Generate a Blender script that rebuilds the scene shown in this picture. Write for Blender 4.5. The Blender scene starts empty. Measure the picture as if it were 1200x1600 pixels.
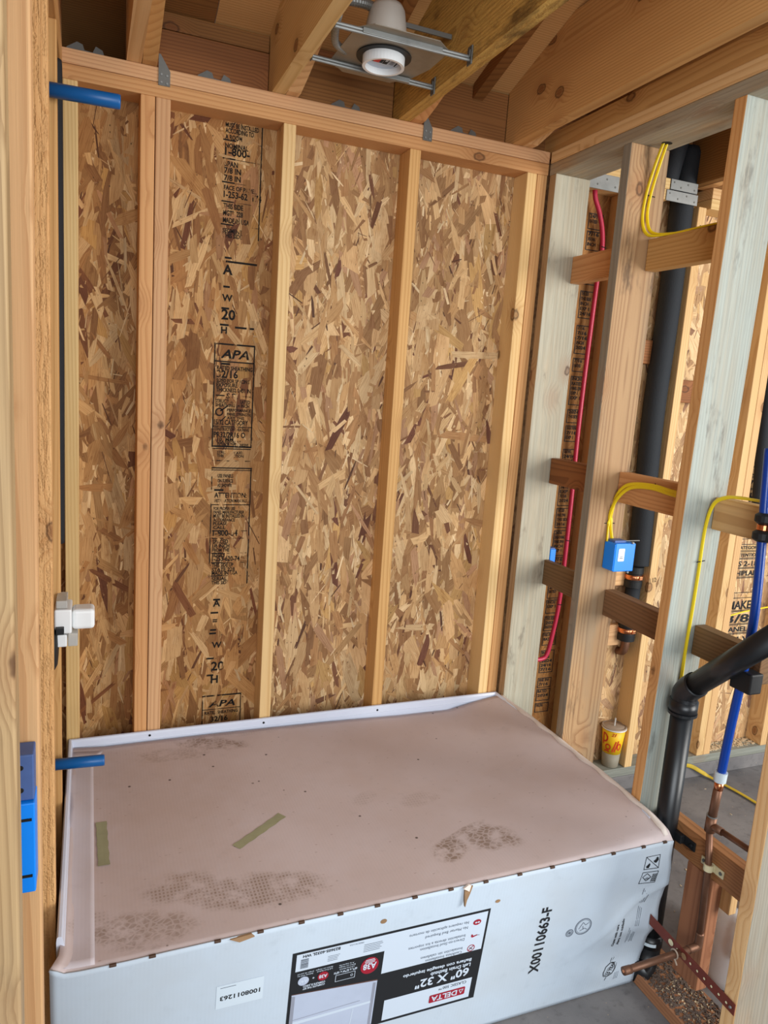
import bpy, bmesh, math, random
from mathutils import Vector, Matrix
random.seed(7)
SC = bpy.context.scene
COL = SC.collection
PI = math.pi

# ------------------------------------------------------------------ camera, sky, lights, exposure
cam_d = bpy.data.cameras.new('camera'); cam = bpy.data.objects.new('camera', cam_d); COL.objects.link(cam)
cam_d.sensor_fit = 'VERTICAL'; cam_d.sensor_height = 36.0; cam_d.lens = 1142.69/1600*36.0
cam_d.clip_start = 0.02
def cam_axes(a, b, c):
    f = Vector((math.sin(a)*math.cos(b), math.cos(a)*math.cos(b), -math.sin(b)))
    r0 = Vector((math.cos(a), -math.sin(a), 0)); u0 = r0.cross(f)
    return math.cos(c)*r0+math.sin(c)*u0, -math.sin(c)*r0+math.cos(c)*u0, f
_r, _u, _f = cam_axes(0.387774543, 0.170564083, 0.0690438996)
_m = Matrix((_r, _u, -_f)).transposed().to_4x4(); _m.translation = Vector((0.0688505, -2.2833432, 1.6451966))
cam.matrix_world = _m
SC.camera = cam

world = bpy.data.worlds.new('overcast_sky'); SC.world = world; world.use_nodes = True
bg = world.node_tree.nodes['Background']; bg.inputs[0].default_value = (0.78, 0.89, 1.0, 1); bg.inputs[1].default_value = 0.56

def area(name, loc, target, sx, sy, power, col):
    d = bpy.data.lights.new(name, 'AREA'); d.shape = 'RECTANGLE'; d.size = sx; d.size_y = sy; d.energy = power; d.color = col
    o = bpy.data.objects.new(name, d); COL.objects.link(o); o.location = loc
    o.rotation_euler = (Vector(target)-Vector(loc)).to_track_quat('-Z', 'Y').to_euler(); return o
area('daylight_opening_right', (3.9, -3.4, 1.7), (1.6, 0.0, 1.1), 1.8, 2.2, 115, (1.0, 0.97, 0.92))
area('daylight_opening_behind', (-0.2, -4.6, 1.9), (0.8, -0.4, 0.9), 2.4, 2.2, 95, (0.93, 0.97, 1.0))

SC.view_settings.view_transform = 'Standard'; SC.view_settings.look = 'None'
SC.view_settings.gamma = 1.0; SC.view_settings.use_curve_mapping = False
SC.view_settings.exposure = 0.36

# ------------------------------------------------------------------ helpers
def s2l(c): return tuple(((v/255)/12.92 if v/255 <= .04045 else ((v/255+.055)/1.055)**2.4) for v in c)
AX = {'Z': Matrix.Identity(3),
      'X': Matrix(((0,0,1),(0,1,0),(-1,0,0))),
      'Y': Matrix(((1,0,0),(0,0,1),(0,-1,0)))}
def link(name, me, parent, loc, rot, mats):
    o = bpy.data.objects.new(name, me); COL.objects.link(o)
    if parent is not None: o.parent = parent
    pl = Vector((0,0,0)); q = parent
    while q is not None: pl = pl+q.location; q = q.parent
    o.location = Vector(loc)-pl
    if rot is not None: o.rotation_euler = rot.to_euler()
    for m in (mats if isinstance(mats, (list, tuple)) else [mats]):
        if m is not None: me.materials.append(m)
    return o
def wpos(o):
    v = Vector((0,0,0))
    while o is not None: v = v+o.location; o = o.parent
    return v
def obj(name, bm, mats, parent=None, axis='Z', smooth=False, origin=None, recalc=True):
    """bm holds world coordinates; the object's local z runs along axis"""
    if origin is None:
        if parent is not None: origin = wpos(parent)
        else:
            xs = [v.co for v in bm.verts]
            origin = Vector((sum(v.x for v in xs)/len(xs), sum(v.y for v in xs)/len(xs), min(v.z for v in xs)))
    M = AX[axis]; Mi = M.transposed()
    if parent is not None and axis != 'Z':   # board: own origin in its middle
        xs = [v.co for v in bm.verts]; n = len(xs)
        origin = Vector((sum(v.x for v in xs)/n, sum(v.y for v in xs)/n, sum(v.z for v in xs)/n))
    origin = Vector(origin)
    for v in bm.verts: v.co = Mi @ (v.co-origin)
    if recalc: bmesh.ops.recalc_face_normals(bm, faces=bm.faces[:])
    me = bpy.data.meshes.new(name); bm.to_mesh(me); bm.free()
    if smooth:
        for p in me.polygons: p.use_smooth = True
    return link(name, me, parent, origin, M if axis != 'Z' else None, mats)
def tag(o, label=None, cat=None, group=None, kind=None):
    for k, v in (('label', label), ('category', cat), ('group', group), ('kind', kind)):
        if v: o[k] = v
    return o
def empty(name, loc, label, cat, group=None, kind=None):
    o = bpy.data.objects.new(name, None); COL.objects.link(o); o.location = loc; o.empty_display_size = .05
    return tag(o, label, cat, group, kind)
def add_box(bm, x0, x1, y0, y1, z0, z1, bev=0.0, seg=2):
    vs = [bm.verts.new((x, y, z)) for x in (x0, x1) for y in (y0, y1) for z in (z0, z1)]
    fs = []
    for idx in ((0,1,3,2),(4,6,7,5),(0,4,5,1),(2,3,7,6),(0,2,6,4),(1,5,7,3)):
        fs.append(bm.faces.new([vs[i] for i in idx]))
    if bev > 0:
        es = list({e for f in fs for e in f.edges})
        bmesh.ops.bevel(bm, geom=es, offset=bev, segments=seg, profile=.5, affect='EDGES')
    return fs
def box_bm(*a, **k):
    bm = bmesh.new(); add_box(bm, *a, **k); return bm
def board(parent, name, axis, x0, x1, y0, y1, z0, z1, mat, lean=None, bev=.0025, edge=None, label=None):
    bm = bmesh.new(); add_box(bm, x0, x1, y0, y1, z0, z1, bev, 2)
    if edge is not None:
        bm.normal_update()
        for f in bm.faces:
            if f.normal.x < -.75 or f.normal.x > .75: f.material_index = 1
        mat = [mat, edge]
    o = obj(name, bm, mat, parent, 'Z', origin=((x0+x1)/2, (y0+y1)/2, z0)) if axis == 'Z' else obj(name, bm, mat, parent, axis)
    if lean: o.rotation_euler = lean
    if label: o['label'] = label
    return o
def add_prism(bm, pts, lo, hi, axis='X'):
    """pts in the plane across axis: X->(y,z), Y->(x,z), Z->(x,y)"""
    def P(p, t): return {'X': (t, p[0], p[1]), 'Y': (p[0], t, p[1]), 'Z': (p[0], p[1], t)}[axis]
    a = [bm.verts.new(P(p, lo)) for p in pts]; b = [bm.verts.new(P(p, hi)) for p in pts]
    bm.faces.new(a); bm.faces.new(b[::-1]); n = len(pts)
    for i in range(n): bm.faces.new((a[i], b[i], b[(i+1) % n], a[(i+1) % n]))
def smooth_path(pts, n=6):
    P = [Vector(p) for p in pts]
    if len(P) < 3: return P
    out = []
    for i in range(len(P)-1):
        p0 = P[max(i-1, 0)]; p1 = P[i]; p2 = P[i+1]; p3 = P[min(i+2, len(P)-1)]
        for k in range(n):
            t = k/n
            out.append(.5*((2*p1)+(-p0+p2)*t+(2*p0-5*p1+4*p2-p3)*t*t+(-p0+3*p1-3*p2+p3)*t**3))
    out.append(P[-1]); return out
def add_tube(bm, pts, r, seg=12, cap=True, flat=None):
    """tube through pts; r number or list; flat=(ra, rb, ref) elliptical section"""
    P = [Vector(p) for p in pts]; n = len(P); rings = []; ref = None
    for i, p in enumerate(P):
        t = (P[min(i+1, n-1)]-P[max(i-1, 0)]).normalized()
        if ref is None:
            a = Vector((0,0,1)) if abs(t.z) < .9 else Vector((1,0,0)); ref = (a-t*a.dot(t)).normalized()
        else: ref = (ref-t*ref.dot(t)).normalized()
        b = t.cross(ref); rr = r[i] if isinstance(r, (list, tuple)) else r
        if flat:
            fr = Vector(flat[2]); u = (fr-t*fr.dot(t)).normalized(); w = t.cross(u)
            ring = [bm.verts.new(p+u*flat[0]*math.cos(2*PI*k/seg)+w*flat[1]*math.sin(2*PI*k/seg)) for k in range(seg)]
        else:
            ring = [bm.verts.new(p+ref*rr*math.cos(2*PI*k/seg)+b*rr*math.sin(2*PI*k/seg)) for k in range(seg)]
        rings.append(ring)
    for A, B in zip(rings, rings[1:]):
        for k in range(seg): bm.faces.new((A[k], A[(k+1) % seg], B[(k+1) % seg], B[k]))
    if cap: bm.faces.new(rings[0][::-1]); bm.faces.new(rings[-1])
def add_lathe(bm, prof, c, seg=32, axis='Z', cap=True):
    """prof list of (r, h) along axis from c"""
    c = Vector(c); rings = []
    D = {'Z': ((1,0,0),(0,1,0),(0,0,1)), 'X': ((0,1,0),(0,0,1),(1,0,0)), 'Y': ((0,0,1),(1,0,0),(0,1,0))}[axis]
    e1, e2, e3 = (Vector(v) for v in D)
    for r, h in prof:
        rings.append([bm.verts.new(c+e3*h+(e1*math.cos(2*PI*k/seg)+e2*math.sin(2*PI*k/seg))*max(r, 1e-5)) for k in range(seg)])
    for A, B in zip(rings, rings[1:]):
        for k in range(seg): bm.faces.new((A[k], A[(k+1) % seg], B[(k+1) % seg], B[k]))
    if cap: bm.faces.new(rings[0][::-1]); bm.faces.new(rings[-1])
def interp(tab, x):
    if x <= tab[0][0]: return tab[0][1]
    for (a, fa), (b, fb) in zip(tab, tab[1:]):
        if x <= b: return fa+(fb-fa)*(x-a)/(b-a)
    return tab[-1][1]
def sstep(a, b, x):
    t = min(1, max(0, (x-a)/(b-a))); return t*t*(3-2*t)

# ------------------------------------------------------------------ materials
class NT:
    def __init__(s, name):
        s.m = bpy.data.materials.new(name); s.m.use_nodes = True; s.t = s.m.node_tree; s.t.nodes.clear()
        s.out = s.n('ShaderNodeOutputMaterial'); s.b = s.n('ShaderNodeBsdfPrincipled'); s.l(s.b.outputs[0], s.out.inputs[0])
    def n(s, typ, **k):
        x = s.t.nodes.new(typ)
        for a, v in k.items(): setattr(x, a, v)
        return x
    def l(s, a, b): s.t.links.new(a, b)
    def put(s, sock, v):
        if isinstance(v, bpy.types.NodeSocket): s.l(v, sock)
        else: sock.default_value = v
    def math(s, op, a, b=0.0, c=0.0, clamp=False):
        x = s.n('ShaderNodeMath', operation=op); x.use_clamp = clamp
        for i, v in enumerate((a, b, c)): s.put(x.inputs[i], v)
        return x.outputs[0]
    def vmath(s, op, a, b=(0,0,0)):
        x = s.n('ShaderNodeVectorMath', operation=op); s.put(x.inputs[0], a); s.put(x.inputs[1], b)
        return x.outputs['Value'] if op in ('LENGTH', 'DISTANCE', 'DOT_PRODUCT') else x.outputs[0]
    def mix(s, f, a, b, mode='MIX'):
        x = s.n('ShaderNodeMix', data_type='RGBA', blend_type=mode); x.clamp_factor = True
        s.put(x.inputs[0], f)
        for i, v in ((6, a), (7, b)): s.put(x.inputs[i], (*v, 1) if isinstance(v, tuple) and len(v) == 3 else v)
        return x.outputs[2]
    def noise(s, vec, scale=5, detail=3, rough=.55, dist=0.0):
        x = s.n('ShaderNodeTexNoise'); s.put(x.inputs['Vector'], vec); x.inputs['Scale'].default_value = scale
        x.inputs['Detail'].default_value = detail; x.inputs['Roughness'].default_value = rough; x.inputs['Distortion'].default_value = dist
        return x.outputs[0]
    def vor(s, vec, scale=5, feat='F1', rand=1.0):
        x = s.n('ShaderNodeTexVoronoi', feature=feat); s.put(x.inputs['Vector'], vec); x.inputs['Scale'].default_value = scale
        x.inputs['Randomness'].default_value = rand
        return x
    def ramp(s, f, pts):
        x = s.n('ShaderNodeValToRGB'); s.put(x.inputs[0], f); e = x.color_ramp.elements
        while len(e) < len(pts): e.new(.5)
        for i, (p, c) in enumerate(pts): e[i].position = p; e[i].color = (*c, 1) if len(c) == 3 else c
        return x.outputs[0]
    def smooth(s, v, a, b):
        x = s.n('ShaderNodeMapRange', interpolation_type='SMOOTHSTEP'); s.put(x.inputs[0], v); x.inputs[1].default_value = a; x.inputs[2].default_value = b
        return x.outputs[0]
    def bump(s, h, strength=.2, dist=.002):
        x = s.n('ShaderNodeBump'); x.inputs['Strength'].default_value = strength; x.inputs['Distance'].default_value = dist
        s.l(h, x.inputs['Height']); s.l(x.outputs[0], s.b.inputs['Normal'])
    def objco(s): return s.n('ShaderNodeTexCoord').outputs['Object']
    def xyz(s, v):
        x = s.n('ShaderNodeSeparateXYZ'); s.l(v, x.inputs[0]); return x.outputs
    def comb(s, x, y, z):
        c = s.n('ShaderNodeCombineXYZ')
        for i, v in enumerate((x, y, z)): s.put(c.inputs[i], v)
        return c.outputs[0]
    def base(s, c, rough=.6, metal=0.0, spec=.4):
        s.put(s.b.inputs['Base Color'], (*c, 1) if isinstance(c, tuple) and len(c) == 3 else c)
        s.put(s.b.inputs['Roughness'], rough); s.b.inputs['Metallic'].default_value = metal
        s.b.inputs['Specular IOR Level'].default_value = spec
        return s.m

def wood(name, light, dark, grey=0.0, greyc=(160,160,152), rough_sawn=0.0, spacing=.0085, stain=0.0, knot=1.0, ring=.5):
    """sawn timber: growth rings round a pith that lies off the board; local z is along the grain"""
    t = NT(name); L = s2l(light); D = s2l(dark)
    co = t.objco(); rnd = t.n('ShaderNodeObjectInfo').outputs['Random']
    r2 = t.math('FRACT', t.math('MULTIPLY', rnd, 17.31)); r3 = t.math('FRACT', t.math('MULTIPLY', rnd, 91.7))
    off = t.comb(t.math('MULTIPLY', rnd, 13.0), t.math('MULTIPLY', r2, 9.0), t.math('MULTIPLY', r3, 11.0))
    p = t.vmath('ADD', co, off); X, Y, Z = t.xyz(co)
    st = t.vmath('MULTIPLY', p, (1.0, 1.0, .12))
    # knots
    kv = t.vmath('MULTIPLY', p, (6.5, 6.5, 4.2)); kn = t.vor(kv, 1.0)
    kd = t.math('ADD', kn.outputs['Distance'], t.math('MULTIPLY', t.math('SUBTRACT', t.noise(p, 40, 2), .5), .06))
    near = t.math('SUBTRACT', 1.0, t.smooth(kd, .05, .34)); core = t.math('SUBTRACT', 1.0, t.smooth(kd, .05, .085)); rim = t.math('MULTIPLY', t.smooth(kd, .06, .085), t.math('SUBTRACT', 1.0, t.smooth(kd, .085, .115)))
    # ring distance
    px = t.math('ADD', X, t.math('ADD', t.math('MULTIPLY', t.math('SUBTRACT', r2, .5), .16), t.math('MULTIPLY', Z, t.math('MULTIPLY', t.math('SUBTRACT', r3, .5), .05))))
    py = t.math('ADD', Y, t.math('ADD', t.math('MULTIPLY', t.math('SUBTRACT', rnd, .5), .18), .03))
    d = t.vmath('LENGTH', t.comb(px, py, 0.0))
    wob = t.math('MULTIPLY', t.math('SUBTRACT', t.noise(st, 9, 2), .5), .016)
    d = t.math('ADD', d, t.math('ADD', wob, t.math('MULTIPLY', near, .022)))
    fr = t.math('FRACT', t.math('DIVIDE', d, spacing))
    late = t.math('MULTIPLY', t.smooth(fr, .35, .93), t.math('SUBTRACT', 1.0, t.smooth(fr, .93, 1.0)))
    big = t.noise(st, 5, 3)
    fib = t.noise(t.vmath('MULTIPLY', p, (1, 1, .02)), 420, 2)
    col = t.mix(t.math('MULTIPLY', late, ring), L, D)
    col = t.mix(t.smooth(big, .38, .75), col, t.mix(.45, col, D))
    col = t.mix(t.math('MULTIPLY', t.math('SUBTRACT', fib, .4), .7), col, tuple(v*.72 for v in L))
    hv = t.n('ShaderNodeHueSaturation'); t.l(col, hv.inputs['Color']); t.put(hv.inputs['Value'], t.math('ADD', .90, t.math('MULTIPLY', r3, .2)))
    t.put(hv.inputs['Hue'], t.math('ADD', .492, t.math('MULTIPLY', r2, .016))); col = hv.outputs[0]
    if grey > 0:
        G = s2l(greyc); gm = t.noise(t.vmath('MULTIPLY', p, (1, 1, .25)), 7, 4, .6)
        gcol = t.mix(t.math('MULTIPLY', late, .3), t.mix(t.smooth(t.noise(t.vmath('MULTIPLY', p, (1, 1, .05)), 60, 3), .35, .7), G, tuple(a_*.6+b_*.25 for a_, b_ in zip(G, L))), tuple(v*.55 for v in G))
        gcol = t.mix(t.smooth(fib, .5, .75), gcol, tuple(v*.7 for v in G))
        col = t.mix(t.math('MULTIPLY', t.smooth(gm, .78-grey*.75, 1.02-grey*.7), min(1.0, grey*1.15)), col, gcol)
    if stain > 0:
        sm = t.noise(t.vmath('MULTIPLY', p, (1, 1, .3)), 14, 5, .65)
        col = t.mix(t.math('MULTIPLY', t.smooth(sm, .56 if stain < 1 else .50, .72), min(stain, 1)*.8), col, s2l((62, 46, 36) if stain < 1 else (70, 48, 24)))
    col = t.mix(t.math('MULTIPLY', near, .3*knot), col, s2l((150, 92, 50)))
    col = t.mix(t.math('MULTIPLY', core, .7*knot), col, s2l((120, 70, 36)))
    col = t.mix(t.math('MULTIPLY', rim, .75*knot), col, s2l((70, 40, 22)))
    h = t.math('ADD', t.math('MULTIPLY', late, .5), fib)
    if rough_sawn > 0:
        ps = t.vmath('ADD', t.vmath('MULTIPLY', p, (1, 1, .16)), t.comb(t.math('MULTIPLY', Z, .03), 0.0, 0.0)); sw = t.noise(ps, 130, 3, .6); sw2 = t.noise(t.vmath('MULTIPLY', p, (1.0, 1.0, .6)), 300, 2)
        saw = t.smooth(t.math('ADD', t.math('MULTIPLY', sw, .75), t.math('MULTIPLY', sw2, .35)), .5, .72)
        col = t.mix(t.math('MULTIPLY', saw, .55*rough_sawn), col, tuple(v*.55 for v in D))
        h = t.math('ADD', h, t.math('MULTIPLY', saw, -2.0))
    t.bump(h, .3 if rough_sawn == 0 else .5, .001 if rough_sawn == 0 else .002)
    return t.base(col, .62, 0, .25)

W_yel = wood('pine_yellow', (232,196,140), (196,146,84))
W_org = wood('fir_orange', (216,166,108), (176,118,64))
W_pink = wood('fir_pink', (222,178,128), (182,128,80))
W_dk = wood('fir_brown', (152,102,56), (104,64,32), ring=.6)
W_blk = wood('fir_block_brown', (182,124,82), (134,86,52), ring=.6, stain=.2)
W_red = wood('fir_reddish', (176,124,88), (126,80,54))
W_rough = wood('pine_rough_sawn', (234,186,124), (204,148,86), rough_sawn=.55)
W_grey = wood('fir_weathered_grey', (206,178,142), (158,124,90), grey=.9, greyc=(180,174,154), stain=.7)
W_greyb = wood('fir_weathered_bluegrey', (196,176,146), (150,122,92), grey=.95, greyc=(164,170,162), stain=.65)
W_pinkst = wood('fir_pink_stained', (182,146,106), (134,96,64), grey=.42, greyc=(134,128,112), stain=.85, ring=.65)
W_orgst = wood('fir_orange_stained', (206,152,98), (162,106,60), grey=.3, greyc=(160,150,132), stain=.45)
W_plateg = wood('plate_grey_brown', (184,152,108), (136,102,66), grey=.75, greyc=(166,160,142), stain=.5)
W_mould = wood('joist_stained', (216,172,96), (166,114,52), stain=1.0, rough_sawn=.35)
W_yelst = wood('stud_yellow_grey_foot', (216,178,122), (174,128,78), grey=.55, greyc=(140,138,126), stain=.3)
W_edge = wood('stud_edge_brown_grey', (176,146,108), (128,98,66), grey=.4, greyc=(148,142,126), stain=.3)
W_edgeg = wood('stud_edge_grey', (160,142,116), (116,96,74), grey=.75, greyc=(146,142,130), stain=.4)
W_pt = wood('sill_treated', (138,136,118), (100,96,80), grey=.9, greyc=(142,144,134), stain=.3)
W_brown = wood('block_weathered_brown', (140,106,74), (94,68,44), stain=.4)

def plain(name, c, rough=.5, metal=0.0, var=.0, spec=.4, bump=0.0, bscale=60):
    t = NT(name); C = s2l(c); co = t.objco()
    col = (*C, 1)
    if var > 0: col = t.mix(t.math('MULTIPLY', t.smooth(t.noise(co, 14, 5, .6), .4, .75), var), C, tuple(v*.45 for v in C))
    if bump > 0: t.bump(t.noise(co, bscale, 3), bump, .002)
    return t.base(col if not isinstance(col, tuple) else C, rough, metal, spec)
M_galv = plain('galvanised_steel', (150,152,150), .5, .7, .45)
M_galvd = plain('galvanised_steel_dull', (120,120,116), .5, .7, .4)
M_copper = plain('copper_pipe_tarnished', (128,92,72), .48, .6, .5)
M_copbr = plain('copper_bright', (232,150,104), .25, 1.0, .1)
M_strap = plain('copper_plated_strap', (128,62,50), .5, .4, .3)
M_abs = plain('black_abs', (24,26,29), .34, 0, .25, .5)
M_rub = plain('black_rubber', (26,28,30), .55)
M_foam = plain('black_pipe_foam', (34,38,43), .75, 0, .2, .4, .5, 240)
M_pex = plain('blue_pex', (4,62,158), .28, 0, .1, .5)
M_stub = plain('blue_stub_plastic', (6,92,160), .35, 0, .1, .5)
M_bluebox = plain('blue_box_plastic', (0,140,255), .4, 0, .1, .5)
M_bluedk = plain('blue_box_plastic_greyed', (78,104,160), .5, 0, .25, .4)  # duller grey-blue plastic for the upper plate and the ears
M_yel = plain('yellow_cable_sheath', (242,212,24), .38, 0, .08, .5)
M_yeldusty = plain('yellow_cable_dusty', (190,160,44), .55, 0, .4)
M_redc = plain('red_tube', (200,44,78), .35, 0, .1, .5)
M_white = plain('white_plastic', (236,238,238), .35, 0, .06, .5)
M_wring = plain('white_ring_plastic', (206,220,228), .4, 0, .06, .5)
M_cream = plain('cream_pipe_clamp', (226,216,176), .5, 0, .15)
M_acr = plain('white_acrylic', (216,222,238), .22, 0, .03, .5)
M_dark = plain('dark_hole', (16,14,13), .8)
M_can = plain('lamp_housing_white', (200,196,188), .45, .1, .2)
M_panw = plain('lamp_pan_steel', (150,142,128), .5, .5, .4)
M_lid = plain('cup_lid_dusty', (168,150,132), .5, 0, .4)
M_cupy = plain('cup_yellow_print', (246,196,24), .45, 0, .08)
M_cupg = plain('cup_grey_sleeve', (150,142,124), .6, 0, .25)
M_straw = plain('clear_straw', (200,196,190), .25)
M_inkred = plain('ink_red', (206,52,30), .6)
M_ink = plain('ink_black', (24,26,30), .7)
M_inkg = plain('ink_grey', (96,104,116), .7)
M_brand = plain('ink_crimson', (150,24,44), .6)
M_lw = plain('label_white', (194,206,220), .6)
M_lgrey = plain('label_photo_grey', (176,186,206), .55, 0, .12)
M_lgrey2 = plain('label_photo_shadow', (140,144,158), .6, 0, .1)
M_lbrn = plain('label_photo_brown', (92,66,58), .6)
M_sticker = plain('paper_sticker', (200,213,224), .6)
M_tape = plain('masking_tape_green', (160,158,124), .7, 0, .3)
M_tear = plain('torn_cardboard', (150,118,86), .85, 0, .4)
M_tearw = plain('torn_liner_white', (226,214,204), .8)
M_staple = plain('brown_staple', (86,66,54), .5, .3)
M_sheetw = plain('white_sheet', (240,242,244), .5)
M_shav = plain('wood_shavings', (206,184,150), .8, 0, .3)
M_shavd = plain('sawdust_dark', (104,88,78), .9, 0, .4)
M_trans = NT('translucent_guard'); M_trans.base(s2l((226,228,226)), .3)
M_trans.b.inputs['Transmission Weight'].default_value = .55; M_trans.b.inputs['IOR'].default_value = 1.2; M_trans = M_trans.m

def ink_worn(name, c, wear):
    t = NT(name); co = t.objco(); tr = t.n('ShaderNodeBsdfTransparent'); mx = t.n('ShaderNodeMixShader')
    a = t.noise(t.vmath('MULTIPLY', co, (1, 1, .6)), 26, 4, .65)
    t.base(s2l(c), .75, 0, .2); t.put(mx.inputs[0], t.smooth(a, wear-.06, wear+.06))
    t.l(tr.outputs[0], mx.inputs[1]); t.l(t.b.outputs[0], mx.inputs[2]); t.l(mx.outputs[0], t.out.inputs[0]); return t.m
M_stamp = ink_worn('stamp_ink_worn', (26,22,19), .40)
M_stampf = ink_worn('stamp_ink_faded', (34,29,24), .53)

def osb_base():
    t = NT('osb_ground'); co = t.objco()
    v = t.vor(t.vmath('MULTIPLY', co, (40, 40, 14)), 1.0); n = t.noise(co, 60, 4)
    col = t.mix(t.smooth(n, .3, .7), s2l((96,66,42)), s2l((158,120,78)))
    return t.base(t.mix(.5, col, t.mix(t.xyz(v.outputs['Color'])[0], s2l((90,58,36)), s2l((176,138,92)))), .75, 0, .2)
M_osb = osb_base()
def strand_mat():
    t = NT('osb_strand'); a = t.n('ShaderNodeAttribute'); a.attribute_name = 'tint'
    uv = t.n('ShaderNodeUVMap').outputs[0]
    g = t.noise(t.vmath('MULTIPLY', uv, (14, 420, 1)), 1.0, 3, .6); g2 = t.noise(t.vmath('MULTIPLY', uv, (40, 120, 1)), 1.0, 4, .7)
    co = t.objco()
    col = t.mix(t.smooth(g, .40, .74), a.outputs[0], t.mix(1.0, a.outputs[0], (.62,.52,.43), 'MULTIPLY'))
    col = t.mix(t.math('MULTIPLY', t.smooth(g2, .60, .74), .8), col, t.mix(1.0, a.outputs[0], (.40,.28,.20), 'MULTIPLY'))
    lo = t.noise(co, 6, 4, .65); mid = t.noise(t.vmath('MULTIPLY', co, (1, 1, .45)), 34, 4, .7)
    col = t.mix(t.math('MULTIPLY', t.smooth(lo, .5, .72), .45), col, t.mix(1.0, col, (.70,.56,.42), 'MULTIPLY'))
    col = t.mix(t.math('MULTIPLY', t.smooth(mid, .56, .70), .55), col, t.mix(1.0, col, (.60,.46,.36), 'MULTIPLY'))
    v = t.vor(t.vmath('MULTIPLY', co, (70, 70, 48)), 1.0); spk = t.math('MULTIPLY', t.math('SUBTRACT', 1.0, t.smooth(v.outputs['Distance'], .08, .17)), t.smooth(t.xyz(v.outputs['Color'])[0], .80, .84))
    col = t.mix(t.math('MULTIPLY', spk, .8), col, s2l((58,36,22)))
    t.bump(g, .3, .0006)
    return t.base(col, .7, 0, .25)
M_strand = strand_mat()

def concrete():
    t = NT('concrete_slab'); co = t.objco()
    a = t.noise(co, 2.2, 5, .6); b = t.noise(co, 30, 5, .65); c = t.noise(co, 160, 3)
    col = t.mix(t.smooth(a, .3, .72), s2l((128,124,122)), s2l((92,90,92)))
    col = t.mix(t.math('MULTIPLY', t.smooth(b, .5, .75), .45), col, s2l((74,70,68)))
    v = t.vor(co, 55); spk = t.math('MULTIPLY', t.math('SUBTRACT', 1.0, t.smooth(v.outputs['Distance'], .05, .12)), t.smooth(t.xyz(v.outputs['Color'])[0], .72, .78))
    col = t.mix(spk, col, s2l((170,150,124)))
    t.bump(t.math('ADD', b, t.math('MULTIPLY', c, .5)), .25, .003)
    return t.base(col, .75, 0, .3)
M_conc = concrete()

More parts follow.
